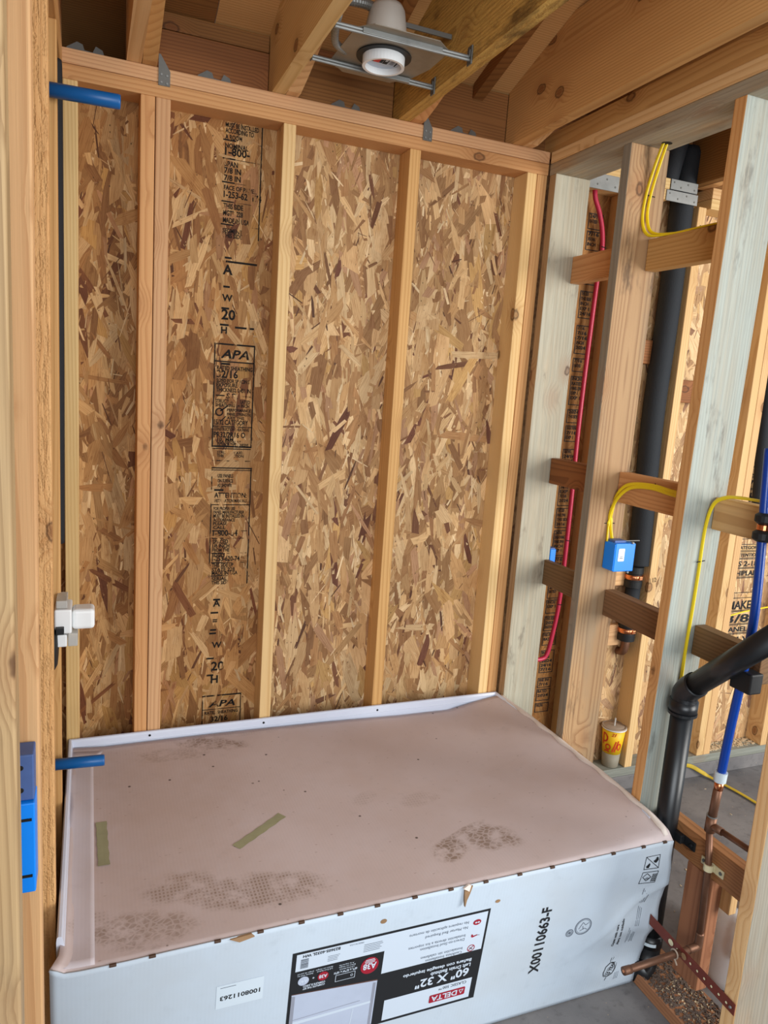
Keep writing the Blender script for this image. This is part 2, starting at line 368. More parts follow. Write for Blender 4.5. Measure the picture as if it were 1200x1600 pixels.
def carton(name, c, top=False):
    """white-lined corrugated board; top=True carries dust, scuffs and boot prints that lie on it"""
    t = NT(name); co = t.objco(); C = s2l(c); X, Y, Z = t.xyz(co)
    n1 = t.noise(co, 3.0, 4, .6); n2 = t.noise(co, 26, 5, .65)
    col = t.mix(t.math('MULTIPLY', t.smooth(n1, .38, .68), .35), C, tuple(a*b for a, b in zip(C, (.86, .78, .70))))
    col = t.mix(t.math('MULTIPLY', t.smooth(n2, .55, .8), .22), col, tuple(v*.6 for v in C))
    flute = t.math('SINE', t.math('MULTIPLY', X, 2*PI/.0085))
    h = t.math('MULTIPLY', flute, .07)
    if top:
        def ell(cx, cy, rx, ry, ang, soft=.35):
            dx = t.math('SUBTRACT', X, cx); dy = t.math('SUBTRACT', Y, cy); ca, sa = math.cos(ang), math.sin(ang)
            u = t.math('DIVIDE', t.math('ADD', t.math('MULTIPLY', dx, ca), t.math('MULTIPLY', dy, sa)), rx)
            w = t.math('DIVIDE', t.math('SUBTRACT', t.math('MULTIPLY', dy, ca), t.math('MULTIPLY', dx, sa)), ry)
            wob = t.math('MULTIPLY', t.math('SUBTRACT', t.noise(co, 18, 4, .6), .5), .9)
            e = t.math('ADD', t.vmath('LENGTH', t.comb(u, w, 0.0)), wob)
            return t.math('SUBTRACT', 1.0, t.smooth(e, 1.0-soft, 1.0+soft*.4))
        v = t.n('ShaderNodeTexVoronoi', feature='DISTANCE_TO_EDGE'); t.l(t.vmath('MULTIPLY', co, (60, 78, 1)), v.inputs['Vector']); v.inputs['Scale'].default_value = 1.0
        lug = t.smooth(v.outputs['Distance'], .05, .16)
        rid = t.math('MULTIPLY', t.smooth(t.math('SINE', t.math('MULTIPLY', X, 2*PI/.0085)), -.4, .5), t.smooth(t.math('SINE', t.math('MULTIPLY', Y, 2*PI/.011)), -.7, .2))
        dust = s2l((122, 96, 72)); patch = t.smooth(t.noise(co, 22, 5, .65), .34, .58)
        for (cx, cy, rx, ry, an, pat, k) in ((.43,-.80,.17,.062,-.14,rid,.72), (.26,-.735,.085,.05,.2,rid,.62), (.17,-.85,.115,.06,-.2,lug,.5),
                (.07,-.80,.05,.05,0,rid,.35), (.925,-.79,.062,.042,.5,lug,.75), (1.055,-.775,.078,.06,-.5,lug,.7), (1.0,-.725,.09,.012,.35,lug,.45),
                (.43,-.09,.12,.04,-.3,lug,.62), (.30,-.13,.12,.04,-.1,lug,.3), (.80,-.50,.05,.03,.4,rid,.22), (.95,-.55,.07,.035,.2,rid,.25), (.55,-.045,.3,.02,.03,rid,.2)):
            col = t.mix(t.math('MULTIPLY', t.math('MULTIPLY', ell(cx, cy, rx, ry, an), t.math('MULTIPLY', t.math('ADD', t.math('MULTIPLY', pat, .6), .4), patch)), k), col, dust)
        col = t.mix(t.math('MULTIPLY', ell(.24, -.45, .22, .38, 0, .9), .22), col, s2l((168,128,88)))
        v2 = t.vor(co, 17); spk = t.math('MULTIPLY', t.math('SUBTRACT', 1.0, t.smooth(v2.outputs['Distance'], .045, .085)), t.smooth(t.xyz(v2.outputs['Color'])[0], .6, .64))
        col = t.mix(t.math('MULTIPLY', spk, .85), col, s2l((52,38,30)))
        v3 = t.vor(t.vmath('MULTIPLY', co, (1, 2.2, 1)), 30); sp3 = t.math('MULTIPLY', t.math('SUBTRACT', 1.0, t.smooth(v3.outputs['Distance'], .05, .14)), t.smooth(t.xyz(v3.outputs['Color'])[1], .7, .74))
        col = t.mix(t.math('MULTIPLY', sp3, .35), col, s2l((120,80,56)))
    t.bump(t.math('ADD', h, t.math('MULTIPLY', t.noise(co, 9, 3), 3.0)), .18, .002)
    return t.base(col, .6, 0, .3)
M_ctop = carton('carton_top_dusty', (206,190,188), True)
M_cflap = carton('carton_flap_dusty', (206,196,200), False)
M_cfront = carton('carton_white', (188,201,214))

# ------------------------------------------------------------------ flat print
def _text_mesh(body, bold=False):
    c = bpy.data.curves.new('t', 'FONT'); c.body = body; c.size = 1.0; c.resolution_u = 2; c.fill_mode = 'FRONT'
    if bold: c.offset = .026
    o = bpy.data.objects.new('t', c); COL.objects.link(o)
    me = bpy.data.meshes.new_from_object(o.evaluated_get(bpy.context.evaluated_depsgraph_get()))
    V = [(v.co.x, v.co.y) for v in me.vertices]; F = [tuple(p.vertices) for p in me.polygons]
    bpy.data.objects.remove(o); bpy.data.curves.remove(c); bpy.data.meshes.remove(me)
    return V, F
_TC = {}
class Print:
    """flat lettering laid on a surface: fm(a, b, lift) gives the 3-D point"""
    def __init__(s, fm): s.fm = fm; s.V = []; s.F = []; s.I = []; s.mats = []
    def mi(s, m):
        if m not in s.mats: s.mats.append(m)
        return s.mats.index(m)
    def add(s, pts, faces, m, lift):
        k = len(s.V); s.V += [s.fm(a, b, lift) for a, b in pts]; s.F += [tuple(i+k for i in f) for f in faces]; s.I += [s.mi(m)]*len(faces)
    def poly(s, pts, m, lift=.0006): s.add(pts, [tuple(range(len(pts)))], m, lift)
    def rect(s, a0, b0, a1, b1, m, lift=.0006): s.poly([(a0,b0),(a1,b0),(a1,b1),(a0,b1)], m, lift)
    def frame(s, a0, b0, a1, b1, w, m, lift=.0006, wb=None):
        wb = wb or w
        s.rect(a0,b0,a1,b0+wb,m,lift); s.rect(a0,b1-wb,a1,b1,m,lift); s.rect(a0,b0+wb,a0+w,b1-wb,m,lift); s.rect(a1-w,b0+wb,a1,b1-wb,m,lift)
    def seg(s, p, q, w, m, lift=.0006):
        dx, dy = q[0]-p[0], q[1]-p[1]; L = math.hypot(dx, dy) or 1; nx, ny = -dy/L*w/2, dx/L*w/2
        s.poly([(p[0]+nx,p[1]+ny),(q[0]+nx,q[1]+ny),(q[0]-nx,q[1]-ny),(p[0]-nx,p[1]-ny)], m, lift)
    def disc(s, c, ra, rb, m, lift=.0006, n=24): s.poly([(c[0]+ra*math.cos(2*PI*k/n), c[1]+rb*math.sin(2*PI*k/n)) for k in range(n)], m, lift)
    def ring(s, c, ra, rb, w, m, lift=.0006, n=24):
        P = [(c[0]+ra*math.cos(2*PI*k/n), c[1]+rb*math.sin(2*PI*k/n)) for k in range(n)]; Q = [(c[0]+(ra-w)*math.cos(2*PI*k/n), c[1]+(rb-w)*math.sin(2*PI*k/n)) for k in range(n)]
        s.add(P+Q, [(k, (k+1) % n, n+(k+1) % n, n+k) for k in range(n)], m, lift)
    def text(s, body, a, b, h, m, rot=0.0, w=None, lift=.0008, align='L', bold=False, shear=0.0):
        """h cap height; w total width (None: natural); rot radians; (a,b) baseline start"""
        key = (body, bold)
        if key not in _TC: _TC[key] = _text_mesh(body, bold)
        V, F = _TC[key]
        if not V: return
        x0 = min(v[0] for v in V); x1 = max(v[0] for v in V); k = h/.69; kx = k if w is None else w/max(1e-6, x1-x0)
        dx = {'L': 0, 'C': -(x1-x0)/2, 'R': -(x1-x0)}[align]; c, sn = math.cos(rot), math.sin(rot)
        pts = []
        for x, y in V:
            u = (x-x0+dx)*kx+shear*y*k; v = y*k; pts.append((a+u*c-v*sn, b+u*sn+v*c))
        s.add(pts, F, m, lift)
    def build(s, name, parent, origin=None):
        o0 = wpos(parent) if origin is None else Vector(origin)
        me = bpy.data.meshes.new(name); me.from_pydata([tuple(Vector(v)-o0) for v in s.V], [], s.F)
        for m in s.mats: me.materials.append(m)
        for p, i in zip(me.polygons, s.I): p.material_index = i
        me.validate(); o = link(name, me, parent, o0, None, [])
        if name == 'printed_lettering': o['kind'] = 'stuff'
        return o

# ================================================================== SETTING
# ---- floor
fl = empty('floor', (1.2, -1.0, 0), 'bare grey concrete slab under the framing', 'floor', kind='structure')
obj('slab', box_bm(-2.5, 4.5, -3.2, .35, -.12, 0), M_conc, fl)
obj('curb', box_bm(1.664, 4.2, 0.0, .12, 0.0, .066, .004), M_conc, fl)

# ---- oriented strand board
PALB = [((182,138,88),6),((158,114,70),5),((202,160,110),5),((136,92,54),3.5),((190,146,86),3),((212,176,128),3)]
PALM = [((210,170,118),5),((186,142,92),5),((160,114,70),5),((136,92,56),3),((104,60,38),1.3),((92,48,34),.8),((222,188,140),4),((176,130,94),3)]
PALS = [((234,206,162),6),((216,178,126),4),((118,76,46),2.2),((72,40,28),1.8),((196,156,110),3)]
def strands(parent, x0, x1, y, z0, z1, n, warm=0.0, seed=1, pale=0.0, ry=-1):
    rg = random.Random(seed); V = []; F = []; C = []; UV = []
    for i in range(n):
        t_ = i/n; q = rg.random()
        if t_ < .2: pal = PALB; L = rg.uniform(.10, .22); w = rg.uniform(.03, .075)
        elif q < .42: pal = PALM; L = rg.uniform(.07, .18); w = rg.uniform(.008, .030)
        elif q < .58: pal = PALB; L = rg.uniform(.09, .20); w = rg.uniform(.020, .058)
        else: pal = PALS; L = rg.uniform(.025, .11); w = rg.choice((rg.uniform(.0015, .004), rg.uniform(.003, .010)))
        a = PI/2+rg.gauss(0, .34) if rg.random() < .88 else rg.uniform(0, PI)
        cx, cz = rg.uniform(x0-.02, x1+.02), rg.uniform(z0, z1); d = .0002+.0022*t_
        tilt = rg.uniform(-.0009, .0009); k = len(V); ca, sa = math.cos(a), math.sin(a)
        e1, e2 = rg.uniform(-.9, .9)*w, rg.uniform(-.9, .9)*w; tp = rg.uniform(.3, 1.0); tq = rg.uniform(.3, 1.0); b = rg.uniform(-.12, .12)*w
        loc = [(-L/2, -w/2*tp), (-L/6, -w/2+b), (L/5, -w/2+b*.6), (L/2+e1, -w/2*tq), (L/2-e1*.4, w*.1), (L/2-e2, w/2*tq), (L/8, w/2+b), (-L/5, w/2+b*.7), (-L/2+e2, w/2*tp)]
        for u, v in loc:
            X = min(max(cx+u*ca-v*sa, x0), x1); Z = min(max(cz+u*sa+v*ca, z0), z1)
            V.append((X, y+ry*(d+tilt*u/L), Z)); UV.append((u+i*.37, v+i*.11))
        F.append(tuple(range(k, k+9)))
        c = rg.choices([c for c, w_ in pal], [w_ for c, w_ in pal])[0]; m = rg.uniform(.92, 1.08)
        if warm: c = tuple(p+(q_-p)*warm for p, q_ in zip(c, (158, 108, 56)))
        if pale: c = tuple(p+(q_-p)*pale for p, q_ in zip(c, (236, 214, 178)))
        c = s2l(tuple(min(255, v*m) for v in c)); C.append((*c, 1))
    o0 = wpos(parent); me = bpy.data.meshes.new('strand'); me.from_pydata([tuple(Vector(v)-o0) for v in V], [], F)
    at = me.color_attributes.new('tint', 'FLOAT_COLOR', 'CORNER'); uv = me.uv_layers.new(name='UVMap')
    for p in me.polygons:
        for li in p.loop_indices: at.data[li].color = C[p.index]; uv.data[li].uv = UV[me.loops[li].vertex_index]
    o = link('strand', me, parent, o0, None, M_strand); o['kind'] = 'stuff'; return o
YS = .089
def osb_fm(a, b, lift): return (a, YS-.0028-lift, b)

wb = empty('wall_back', (.75, .05, 0), 'exterior stud wall with strand board sheathing behind the tub', 'wall', kind='structure')
pa = obj('sheathing_panel', box_bm(-.12, 1.66, YS, YS+.012, .0, 2.464), M_osb, wb)
pb = obj('sheathing_panel', box_bm(1.662, 3.3, YS, YS+.012, .0, 2.464), M_osb, wb)
strands(pa, -.10, .62, YS, .4, 2.46, 6200, .30, 3)
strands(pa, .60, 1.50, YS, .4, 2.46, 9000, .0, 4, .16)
strands(pb, 1.66, 1.87, YS, .1, 2.43, 1800, .8, 5)  # narrow bay: its shade is painted in as browner strands
strands(pb, 1.87, 3.1, YS, .1, 2.43, 9000, .0, 6, .35)  # strong daylight on these bays painted in as paler strands
# back wall framing
ZB, ZT = .105, 2.388
for x0, x1, m in ((.0, .038, W_yel), (.197, .2355, W_org), (.2375, .277, W_pink), (.5985, .6365, W_yel), (1.006, 1.044, W_org), (1.439, 1.477, W_yel), (1.4795, 1.518, W_org),
                  (1.855, 1.893, W_yel), (2.193, 2.231, W_yel), (2.595, 2.633, W_yel), (2.635, 2.673, W_pink), (2.985, 3.023, W_pink), (3.03, 3.068, W_dk)):
    board(wb, 'stud', 'Z', x0, x1, .0, .088, ZB, ZT, m)
board(wb, 'top_plate', 'X', -.10, 1.521, .0, .089, 2.388, 2.4255, W_org)
board(wb, 'top_plate', 'X', -.10, 1.521, .0, .089, 2.4265, 2.464, W_pink)
board(wb, 'sill_plate', 'X', -.10, 1.521, .0, .089, .0, .038, W_pt)
for x0, x1 in ((1.666, 2.045), (2.25, 3.3)):
    board(wb, 'top_plate', 'X', x0, x1, .0, .089, 2.388, 2.4255, W_yel)
    board(wb, 'top_plate', 'X', x0, x1, .0, .089, 2.4265, 2.464, W_yel)
board(wb, 'sill_plate', 'X', 1.666, 3.3, .0, .089, .067, .105, W_pt)
# little backing blocks round the pipe bay
board(wb, 'backing_block', 'X', 1.895, 2.191, .06, .089, .90, .99, W_pink)
board(wb, 'backing_block', 'X', 1.895, 2.191, .06, .089, .64, .73, W_pink)
board(wb, 'backing_block', 'X', 1.895, 2.191, .06, .089, 1.80, 1.89, W_dk)
board(wb, 'backing_block', 'X', 2.233, 2.593, .05, .089, 1.66, 1.75, W_dk)
# galvanised strap ties over the plates
def strap_tie(x0, x1, z0, z1):
    bm = bmesh.new(); add_box(bm, x0, x1, -.0035, -.001, z0, z1, .0008, 1)
    o = obj('strap_tie', bm, M_galv, wb)
    for k in range(4):
        b2 = bmesh.new(); add_lathe(b2, [(.0035, 0), (.003, -.0015)], (x0+.015+(x1-x0-.03)*k/3, -.0035, z0+(.3 if k % 2 else .7)*(z1-z0)), 8, 'Y'); obj('nail_head', b2, M_galvd, o)
strap_tie(1.67, 1.815, 2.378, 2.430)
strap_tie(2.03, 2.178, 2.386, 2.424)
strap_tie(2.045, 2.172, 2.427, 2.463)
# printed stamps on the boards
P = Print(osb_fm)
def lines(P, rows, x, m, w=.1):
    for z, txt, h, ww in rows: P.text(txt, x, z, h*1.12, m, w=ww, bold=True)
lines(P, [(2.372,'MUST BE INSTALLED',.011,.10),(2.356,'ACCORDING TO',.012,.085),(2.338,'A ROOM',.012,.05),(2.314,'NOMINAL',.012,.07),(2.294,'1-800-',.019,.075),
          (2.262,'SPAN',.013,.04),(2.243,'7/8 IN',.014,.05),(2.222,'7/8 IN',.014,.05),(2.196,'FACE OF PANEL',.011,.10),(2.174,'1-253-62  174',.016,.115),
          (2.142,'THIS SIDE',.013,.06),(2.122,'MGT*  228',.013,.06),(2.101,'MADE IN USA',.013,.08),(2.072,'SEGMENT',.011,.06),(2.058,'THIS SIDE',.011,.06)], .443, M_stamp)
for z in (2.334, 2.282, 2.215, 2.16, 2.094): P.rect(.437, z, .475, z+.004, M_stamp); P.rect(.475, z+.001, .552, z+.0025, M_stampf)
P.rect(.5515, 2.06, .555, 2.388, M_stamp)
P.build('printed_stamp', pa)
P = Print(osb_fm)
for z, a, b in ((1.996,.452,.473),(1.985,.455,.552),(1.91,.45,.47),(1.845,.446,.47),(1.795,.443,.47),(1.79,.49,.55),(.905,.447,.47),(.86,.44,.465),(.80,.44,.46),(.788,.438,.46),(.70,.43,.455),(.64,.43,.455)):
    P.rect(a, z, b, z+.006, M_stamp)
for z, s_, h in ((1.95,'A',.028),(1.87,'W',.02),(1.815,'20',.03),(1.772,'H',.02),(.885,'A',.022),(.825,'=',.02),(.74,'W',.02),(.66,'20',.03),(.615,'H',.026)): P.text(s_, .447, z, h, M_stamp, bold=True)
P.build('printed_stamp', pa)
P = Print(osb_fm)
P.frame(.428, 1.416, .556, 1.742, .004, M_stamp, wb=.005); P.rect(.43, 1.684, .554, 1.688, M_stamp); P.rect(.45, 1.676, .478, 1.682, M_stamp)
P.text('APA', .448, 1.697, .026, M_stamp, w=.09, bold=True, shear=.3)
lines(P, [(1.660,'RATED SHEATHING',.011,.112),(1.636,'32/16',.02,.066),(1.621,'SIZED FOR SPACING',.010,.105),(1.607,'EXPOSURE 1',.011,.075),(1.592,'THICKNESS 0.451 IN',.011,.108)], .438, M_stamp)
P.rect(.437, 1.578, .465, 1.582, M_stamp); P.rect(.51, 1.578, .554, 1.582, M_stampf); P.text('S D', .47, 1.572, .016, M_stamp, bold=True)
lines(P, [(1.557,'STRUCTURAL I RATED',.010,.11),(1.545,'SHEATHING 24 INCH',.009,.108)], .436, M_stamp)
P.ring((.449, 1.528), .013, .013, .004, M_stamp); P.seg((.452,1.531),(.478,1.55),.004,M_stamp); P.seg((.47,1.515),(.452,1.497),.003,M_stamp)
lines(P, [(1.531,'PERFORMANCE',.008,.075),(1.518,'PANEL STRENGTH',.008,.075),(1.506,'AXIS THIS',.008,.055)], .474, M_stamp)
lines(P, [(1.488,'15/32 CATEGORY',.014,.108),(1.469,'CONSTRUCTION SHEATHING',.009,.112),(1.448,'PR32/2R16 O',.015,.1)], .434, M_stamp)
P.rect(.43, 1.481, .554, 1.484, M_stamp)
lines(P, [(1.437,'10  MM',.008,.05),(1.429,'USA ROYAL ST',.008,.075),(1.4205,'EXTERIOR TYPE ADHESIVE',.0075,.1)], .446, M_stamp)
P.rect(.43, 1.41, .554, 1.413, M_stamp)
lines(P, [(1.395,'STRENGTH AXIS',.008,.085),(1.384,'THIS DIRECTION',.008,.085)], .446, M_stampf); P.rect(.43, 1.371, .554, 1.374, M_stampf)
P.build('printed_stamp', pa)
P = Print(osb_fm)
P.rect(.43, 1.347, .56, 1.351, M_stamp); P.rect(.43, 1.341, .56, 1.3435, M_stamp); P.rect(.43, .975, .4335, 1.347, M_stampf); P.rect(.5555, .96, .559, 1.347, M_stamp)
lines(P, [(1.318,'USE PANELS',.01,.05),(1.302,'ON SURFACE',.01,.05),(1.287,'AS SHOWN',.01,.045)], .45, M_stamp)
P.rect(.44, 1.274, .47, 1.280, M_stamp); P.text('ATTENTION:', .441, 1.252, .016, M_stamp, w=.105, bold=True); P.text('INSTALLATION MANUALS', .441, 1.237, .010, M_stamp, w=.106, bold=True)
P.rect(.434, 1.227, .556, 1.230, M_stamp)
lines(P, [(1.211,'FOR PROPER USE',.009,.07),(1.199,'PANEL MANUFACTURER',.009,.1),(1.186,'MUST BE INSTALLED IN',.010,.1),(1.173,'ACCORDANCE',.009,.07),(1.161,'PLEASE',.009,.045),(1.148,'CALL',.009,.04),(1.125,'1-800-64',.017,.08),
          (1.099,'SPACED',.012,.05),(1.085,'1/8 INCH',.011,.055),(1.072,'FROM THE',.010,.055),(1.055,'EDGES',.010,.04),(1.040,'1-253-620-74',.014,.09),(1.020,'THIS SIDE UP',.011,.07),(1.005,'STATE 228',.011,.075),
          (.993,'MADE IN USA',.011,.085),(.974,'SERIAL',.011,.05),(.961,'THIS SIDE',.010,.055)], .44, M_stamp)
for z in (1.14, 1.115, 1.065, 1.033, .988): P.rect(.437, z, .475, z+.0035, M_stamp); P.rect(.475, z, .552, z+.002, M_stampf)
P.build('printed_stamp', pa)
P = Print(osb_fm)
P.rect(.42, .566, .552, .571, M_stamp); P.rect(.42, .559, .552, .5615, M_stampf); P.rect(.42, .43, .423, .57, M_stamp); P.rect(.549, .43, .552, .57, M_stamp)
P.text('APA', .442, .528, .022, M_stamp, w=.09, bold=True, shear=.3); P.rect(.42, .518, .552, .5205, M_stamp); P.text('RATED SHEATHING', .43, .502, .011, M_stamp, w=.112, bold=True); P.text('32/16', .45, .475, .018, M_stamp, bold=True)
P.build('printed_stamp', pa)
# stamps on the far panel, one column in the narrow bay, one in the bright bay
P = Print(osb_fm); r = random.Random(4); z = 2.32
while z > .35:
    h = r.uniform(.04, .11); P.frame(1.765, z-h, 1.83, z, .003, M_ink)
    zz = z-.016
    while zz > z-h+.008:
        P.text(r.choice(('SHEATHING','24/16','PANEL SPAN','EXP 1','7/16','THIS SIDE','2024','RATED','INCH')), 1.771, zz, .012, M_ink, w=r.uniform(.03, .052), bold=True); zz -= .018
    z -= h+r.uniform(.004, .03)
P.build('printed_stamp', pb)
P = Print(osb_fm); a0 = 2.735; z = 2.0
rows = [('',.06),('20',.05),('W',.04),('(O)',.05),('=',.03),('24/16',.05),('A I',.05),('',.03),('2024',.05),('K O N',.05),('7/16',.04),('SHIPL',.05),('EXPOSURE 1',.02),('LP',.06),('THICKNESS',.022),('CATEGORY',.02),('RETENTION',.02),('PS 2-18',.03),('SHIPLAP',.03),('',.06),('MAKE',.05),('3/8',.05),('PANEL',.03),('(UL)',.05),('ROW',.04),('CO',.045)]
for s_, h in rows*1:
    P.frame(a0, z-h-.012, a0+.17, z, .003, M_ink)
    if s_: P.text(s_, a0+.01, z-h-.004, h*.75, M_ink, w=min(.14, .045*len(s_)*h/.05+.03), bold=True)
    z -= h+.014
    if r.random() < .3: z -= .02
P.build('printed_stamp', pb)

P = Print(lambda a, b, l: (a, -.0006-l, b)); P.text('1 1/2', 2.197, .925, .019, M_ink, .1, .032); P.build('pencil_mark', wb)

# ---- right wall (2x6 wet wall)
wr = empty('wall_right', (1.594, -1.0, 0), 'open two by six stud wall along the right end of the tub', 'wall', kind='structure')
XR, XF = 1.524, 1.664
board(wr, 'stud', 'Z', XR, XF, -.043, -.005, .038, 2.388, W_grey, edge=W_edge, label='weathered grey corner stud')
board(wr, 'stud', 'Z', XR, XF, -.420, -.382, .038, 2.388, W_pinkst, edge=W_edgeg, label='stained pinkish stud with a grey edge')
board(wr, 'stud', 'Z', XR, XF, -.790, -.752, .038, 2.389, W_greyb, lean=(.0162, 0, 0), edge=W_org, label='grey stud with an orange edge')
board(wr, 'stud', 'Z', XR, XF, -1.198, -1.157, .038, 2.388, W_edgeg, edge=W_yel, label='stud nearest the camera, yellow edge and grey face')
board(wr, 'top_plate', 'Y', XR, XF, -2.35, -.001, 2.388, 2.4255, W_plateg)
board(wr, 'top_plate', 'Y', XR, XF, -2.35, -.001, 2.4265, 2.464, W_yel)
board(wr, 'top_plate', 'Y', XR+.006, XR+.044, -2.35, .09, 2.465, 2.531, W_org)
board(wr, 'sill_plate', 'Y', XR, XF, -2.0, -.001, .0, .038, W_red)
XB = 1.624
for z0, z1, (a, b), m in ((2.040, 2.130, (-.381, -.044), W_org), (1.336, 1.428, (-.381, -.044), W_dk), (.955, 1.048, (-.381, -.044), W_brown),
                         (2.040, 2.131, (-.784, -.421), W_org), (1.332, 1.428, (-.773, -.421), W_org), (.956, 1.042, (-.767, -.421), W_brown),
                         (1.325, 1.412, (-1.156, -.813), W_pink), (.968, 1.052, (-1.03, -.807), W_brown), ):
    board(wr, 'block', 'Y', XB+(.018 if (z0 == .955) else 0), XF-.001, a, b, z0, z1, m)
board(wr, 'block', 'Y', 1.600, 1.638, -1.156, -.798, .415, .504, W_blk)
board(wr, 'cripple_stud', 'Z', 1.600, 1.638, -1.014, -.924, .078, .414, W_red)
board(wr, 'cripple_stud', 'Z', 1.6385, 1.664, -1.045, -1.005, .325, .404, W_yel)
P = Print(lambda a, b, l: (a, b, 2.3878-l)); P.disc((1.611, -.466), .016, .013, M_dark); P.build('drilled_hole', wr)
# ---- left wall
wl = empty('wall_left', (-.045, -.9, 0), 'plumbing stud wall at the left edge seen almost edge on', 'wall', kind='structure')
for a, b, m in ((-1.523, -1.483, W_edge), (-1.186, -1.148, W_pink), (-.755, -.717, W_rough), (-.36, -.322, W_org)):
    board(wl, 'stud', 'Z', -.089, .0, a, b, .038, 2.388, m, bev=.003)
board(wl, 'top_plate', 'Y', -.089, .0, -2.0, -.001, 2.388, 2.4255, W_org)
board(wl, 'top_plate', 'Y', -.089, .0, -2.0, -.001, 2.4265, 2.464, W_org)
board(wl, 'sill_plate', 'Y', -.089, .0, -2.0, -.001, .0, .038, W_pt)
obj('sheathing_panel', box_bm(-.112, -.091, -2.0, .088, .0, 2.464), M_osb, wl)  # unseen backing, added to block light and keep the left side dark
# ---- roof framing
ce = empty('ceiling', (.75, -.6, 2.464), 'roof framing of joists and frieze blocks over the tub alcove', 'ceiling', kind='structure')
def rtop(y): return 2.655-.333*y
def joist(x0, x1, m, label=None):
    bm = bmesh.new(); add_prism(bm, [(.054,2.4645),(-2.0,2.4645),(-2.0,2.75),(-.29,2.75),(.054,rtop(.054)-.001)], x0, x1, 'X')
    o = obj('joist', bm, m, ce, 'Y')
    if label: o['label'] = label
def rafter(x0, x1, m):
    bm = bmesh.new(); add_prism(bm, [(.60,rtop(.60)-.09),(.054,rtop(.054)-.10),(.0535,2.4645),(-.03,2.4645),(-.10,2.482),(-1.05,2.482+.305*.95),(-1.05,rtop(-1.05)-.001),(.60,rtop(.60)-.001)], x0, x1, 'X')
    obj('rafter', bm, m, ce, 'Y')
joist(-.04, -.002, W_org)
for x0, m, m2, lb in ((.16, W_yel, W_org, None), (.56, W_yel, W_pink, None), (.96, W_mould, W_org, 'joist with black mould stains'), (1.372, W_org, W_yel, None), (1.77, W_yel, W_dk, None), (2.175, W_dk, W_org, None), (2.58, W_org, W_dk, None)):
    joist(x0, x0+.0385, m, lb); rafter(x0+.040, x0+.078, m2)
for x0, x1, z1 in ((.2385, .5595, 2.585), (.6385, .9595, 2.60), (1.0385, 1.3715, 2.632), (1.4505, 1.7695, 2.632), (1.8485, 2.1745, 2.632), (2.2535, 2.5795, 2.632)):
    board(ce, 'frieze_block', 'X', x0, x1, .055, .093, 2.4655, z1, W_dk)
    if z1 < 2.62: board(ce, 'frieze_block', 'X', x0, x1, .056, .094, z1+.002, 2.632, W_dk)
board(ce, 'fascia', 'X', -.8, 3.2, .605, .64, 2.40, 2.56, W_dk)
def deck(bm, x0, x1, y0, y1):
    add_prism(bm, [(y0, rtop(y0)), (y1, rtop(y1)), (y1, rtop(y1)+.014), (y0, rtop(y0)+.014)], x0, x1, 'X')
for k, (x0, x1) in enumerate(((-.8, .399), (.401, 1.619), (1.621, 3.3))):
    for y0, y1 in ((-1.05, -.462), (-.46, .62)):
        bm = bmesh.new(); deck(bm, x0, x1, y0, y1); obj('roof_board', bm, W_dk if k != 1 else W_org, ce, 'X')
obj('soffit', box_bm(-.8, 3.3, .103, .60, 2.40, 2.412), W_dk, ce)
for x0 in (.865, 1.235):
    bm = bmesh.new(); add_prism(bm, [(.05, rtop(.05)-.045), (-.9, rtop(-.9)-.045), (-.9, rtop(-.9)), (.05, rtop(.05))], x0, x0+.038, 'X'); obj('shadow_strip', bm, W_dk, ce, 'Y')  # dark boards added where shadow strips run along the roof deck
# hurricane ties on the plate and small clips behind
def tie(x, m=M_galvd):
    bm = bmesh.new(); add_prism(bm, [(x+.003,2.497),(x+.008,2.497),(x+.034,2.456),(x+.034,2.418),(x+.003,2.418)], -.0035, -.0012, 'Y'); o = obj('hurricane_tie', bm, m, ce)
    for dx, z in ((.011, 2.446), (.011, 2.426), (.026, 2.444), (.026, 2.424)):
        b2 = bmesh.new(); add_lathe(b2, [(.0035, 0), (.003, -.002)], (x+dx, -.0035, z), 8, 'Y'); obj('nail_head', b2, M_galv, o)
tie(.240); tie(1.042)
def clip(x):
    bm = bmesh.new(); add_prism(bm, [(x-.05,2.465),(x-.045,2.484),(x-.02,2.501),(x-.005,2.497),(x-.001,2.484),(x+.02,2.482),(x+.028,2.499),(x+.045,2.492),(x+.055,2.465)], .050, .0525, 'Y')
    add_prism(bm, [(x-.05,2.465),(x+.05,2.465),(x+.05,2.4675),(x-.05,2.4675)], .02, .0525, 'Y'); obj('framing_clip', bm, M_galvd, ce)
for x in (.40, .80, 1.21, .055): clip(x)

# ================================================================== THINGS
# ---- bathtub inside the carton
tub = empty('bathtub', (.76, -.43, 0), 'white bathtub still in its carton, only the raised nailing flange showing against the back studs', 'bathtub')
bm = bmesh.new()
def tilt(x): return .010*x/1.52
prof = [(-.032,.462),(-.024,.466),(-.020,.472),(-.019,.488),(-.021,.4895),(-.0195,.492),(-.018,.505),(-.0145,.511),(-.009,.512),(-.006,.509),(-.005,.500),(-.005,.455),(-.032,.455)]
rings = []
for path in ('L0', 'L1', 'R1', 'R0'):
    ring = []
    for o_, z in prof:
        d = -o_
        x, y = {'L0': (d, -.86), 'L1': (d, -d), 'R1': (1.521-d, -d), 'R0': (1.521-d, -.86)}[path]
        ring.append(bm.verts.new((x, y, z+tilt(x))))
    rings.append(ring)
n = len(prof)
for A, B in zip(rings, rings[1:]):
    for k in range(n): bm.faces.new((A[k], A[(k+1) % n], B[(k+1) % n], B[k]))
bm.faces.new(rings[0]); bm.faces.new(rings[-1][::-1])
obj('flange', bm, M_acr, tub)
bm = bmesh.new(); R = []
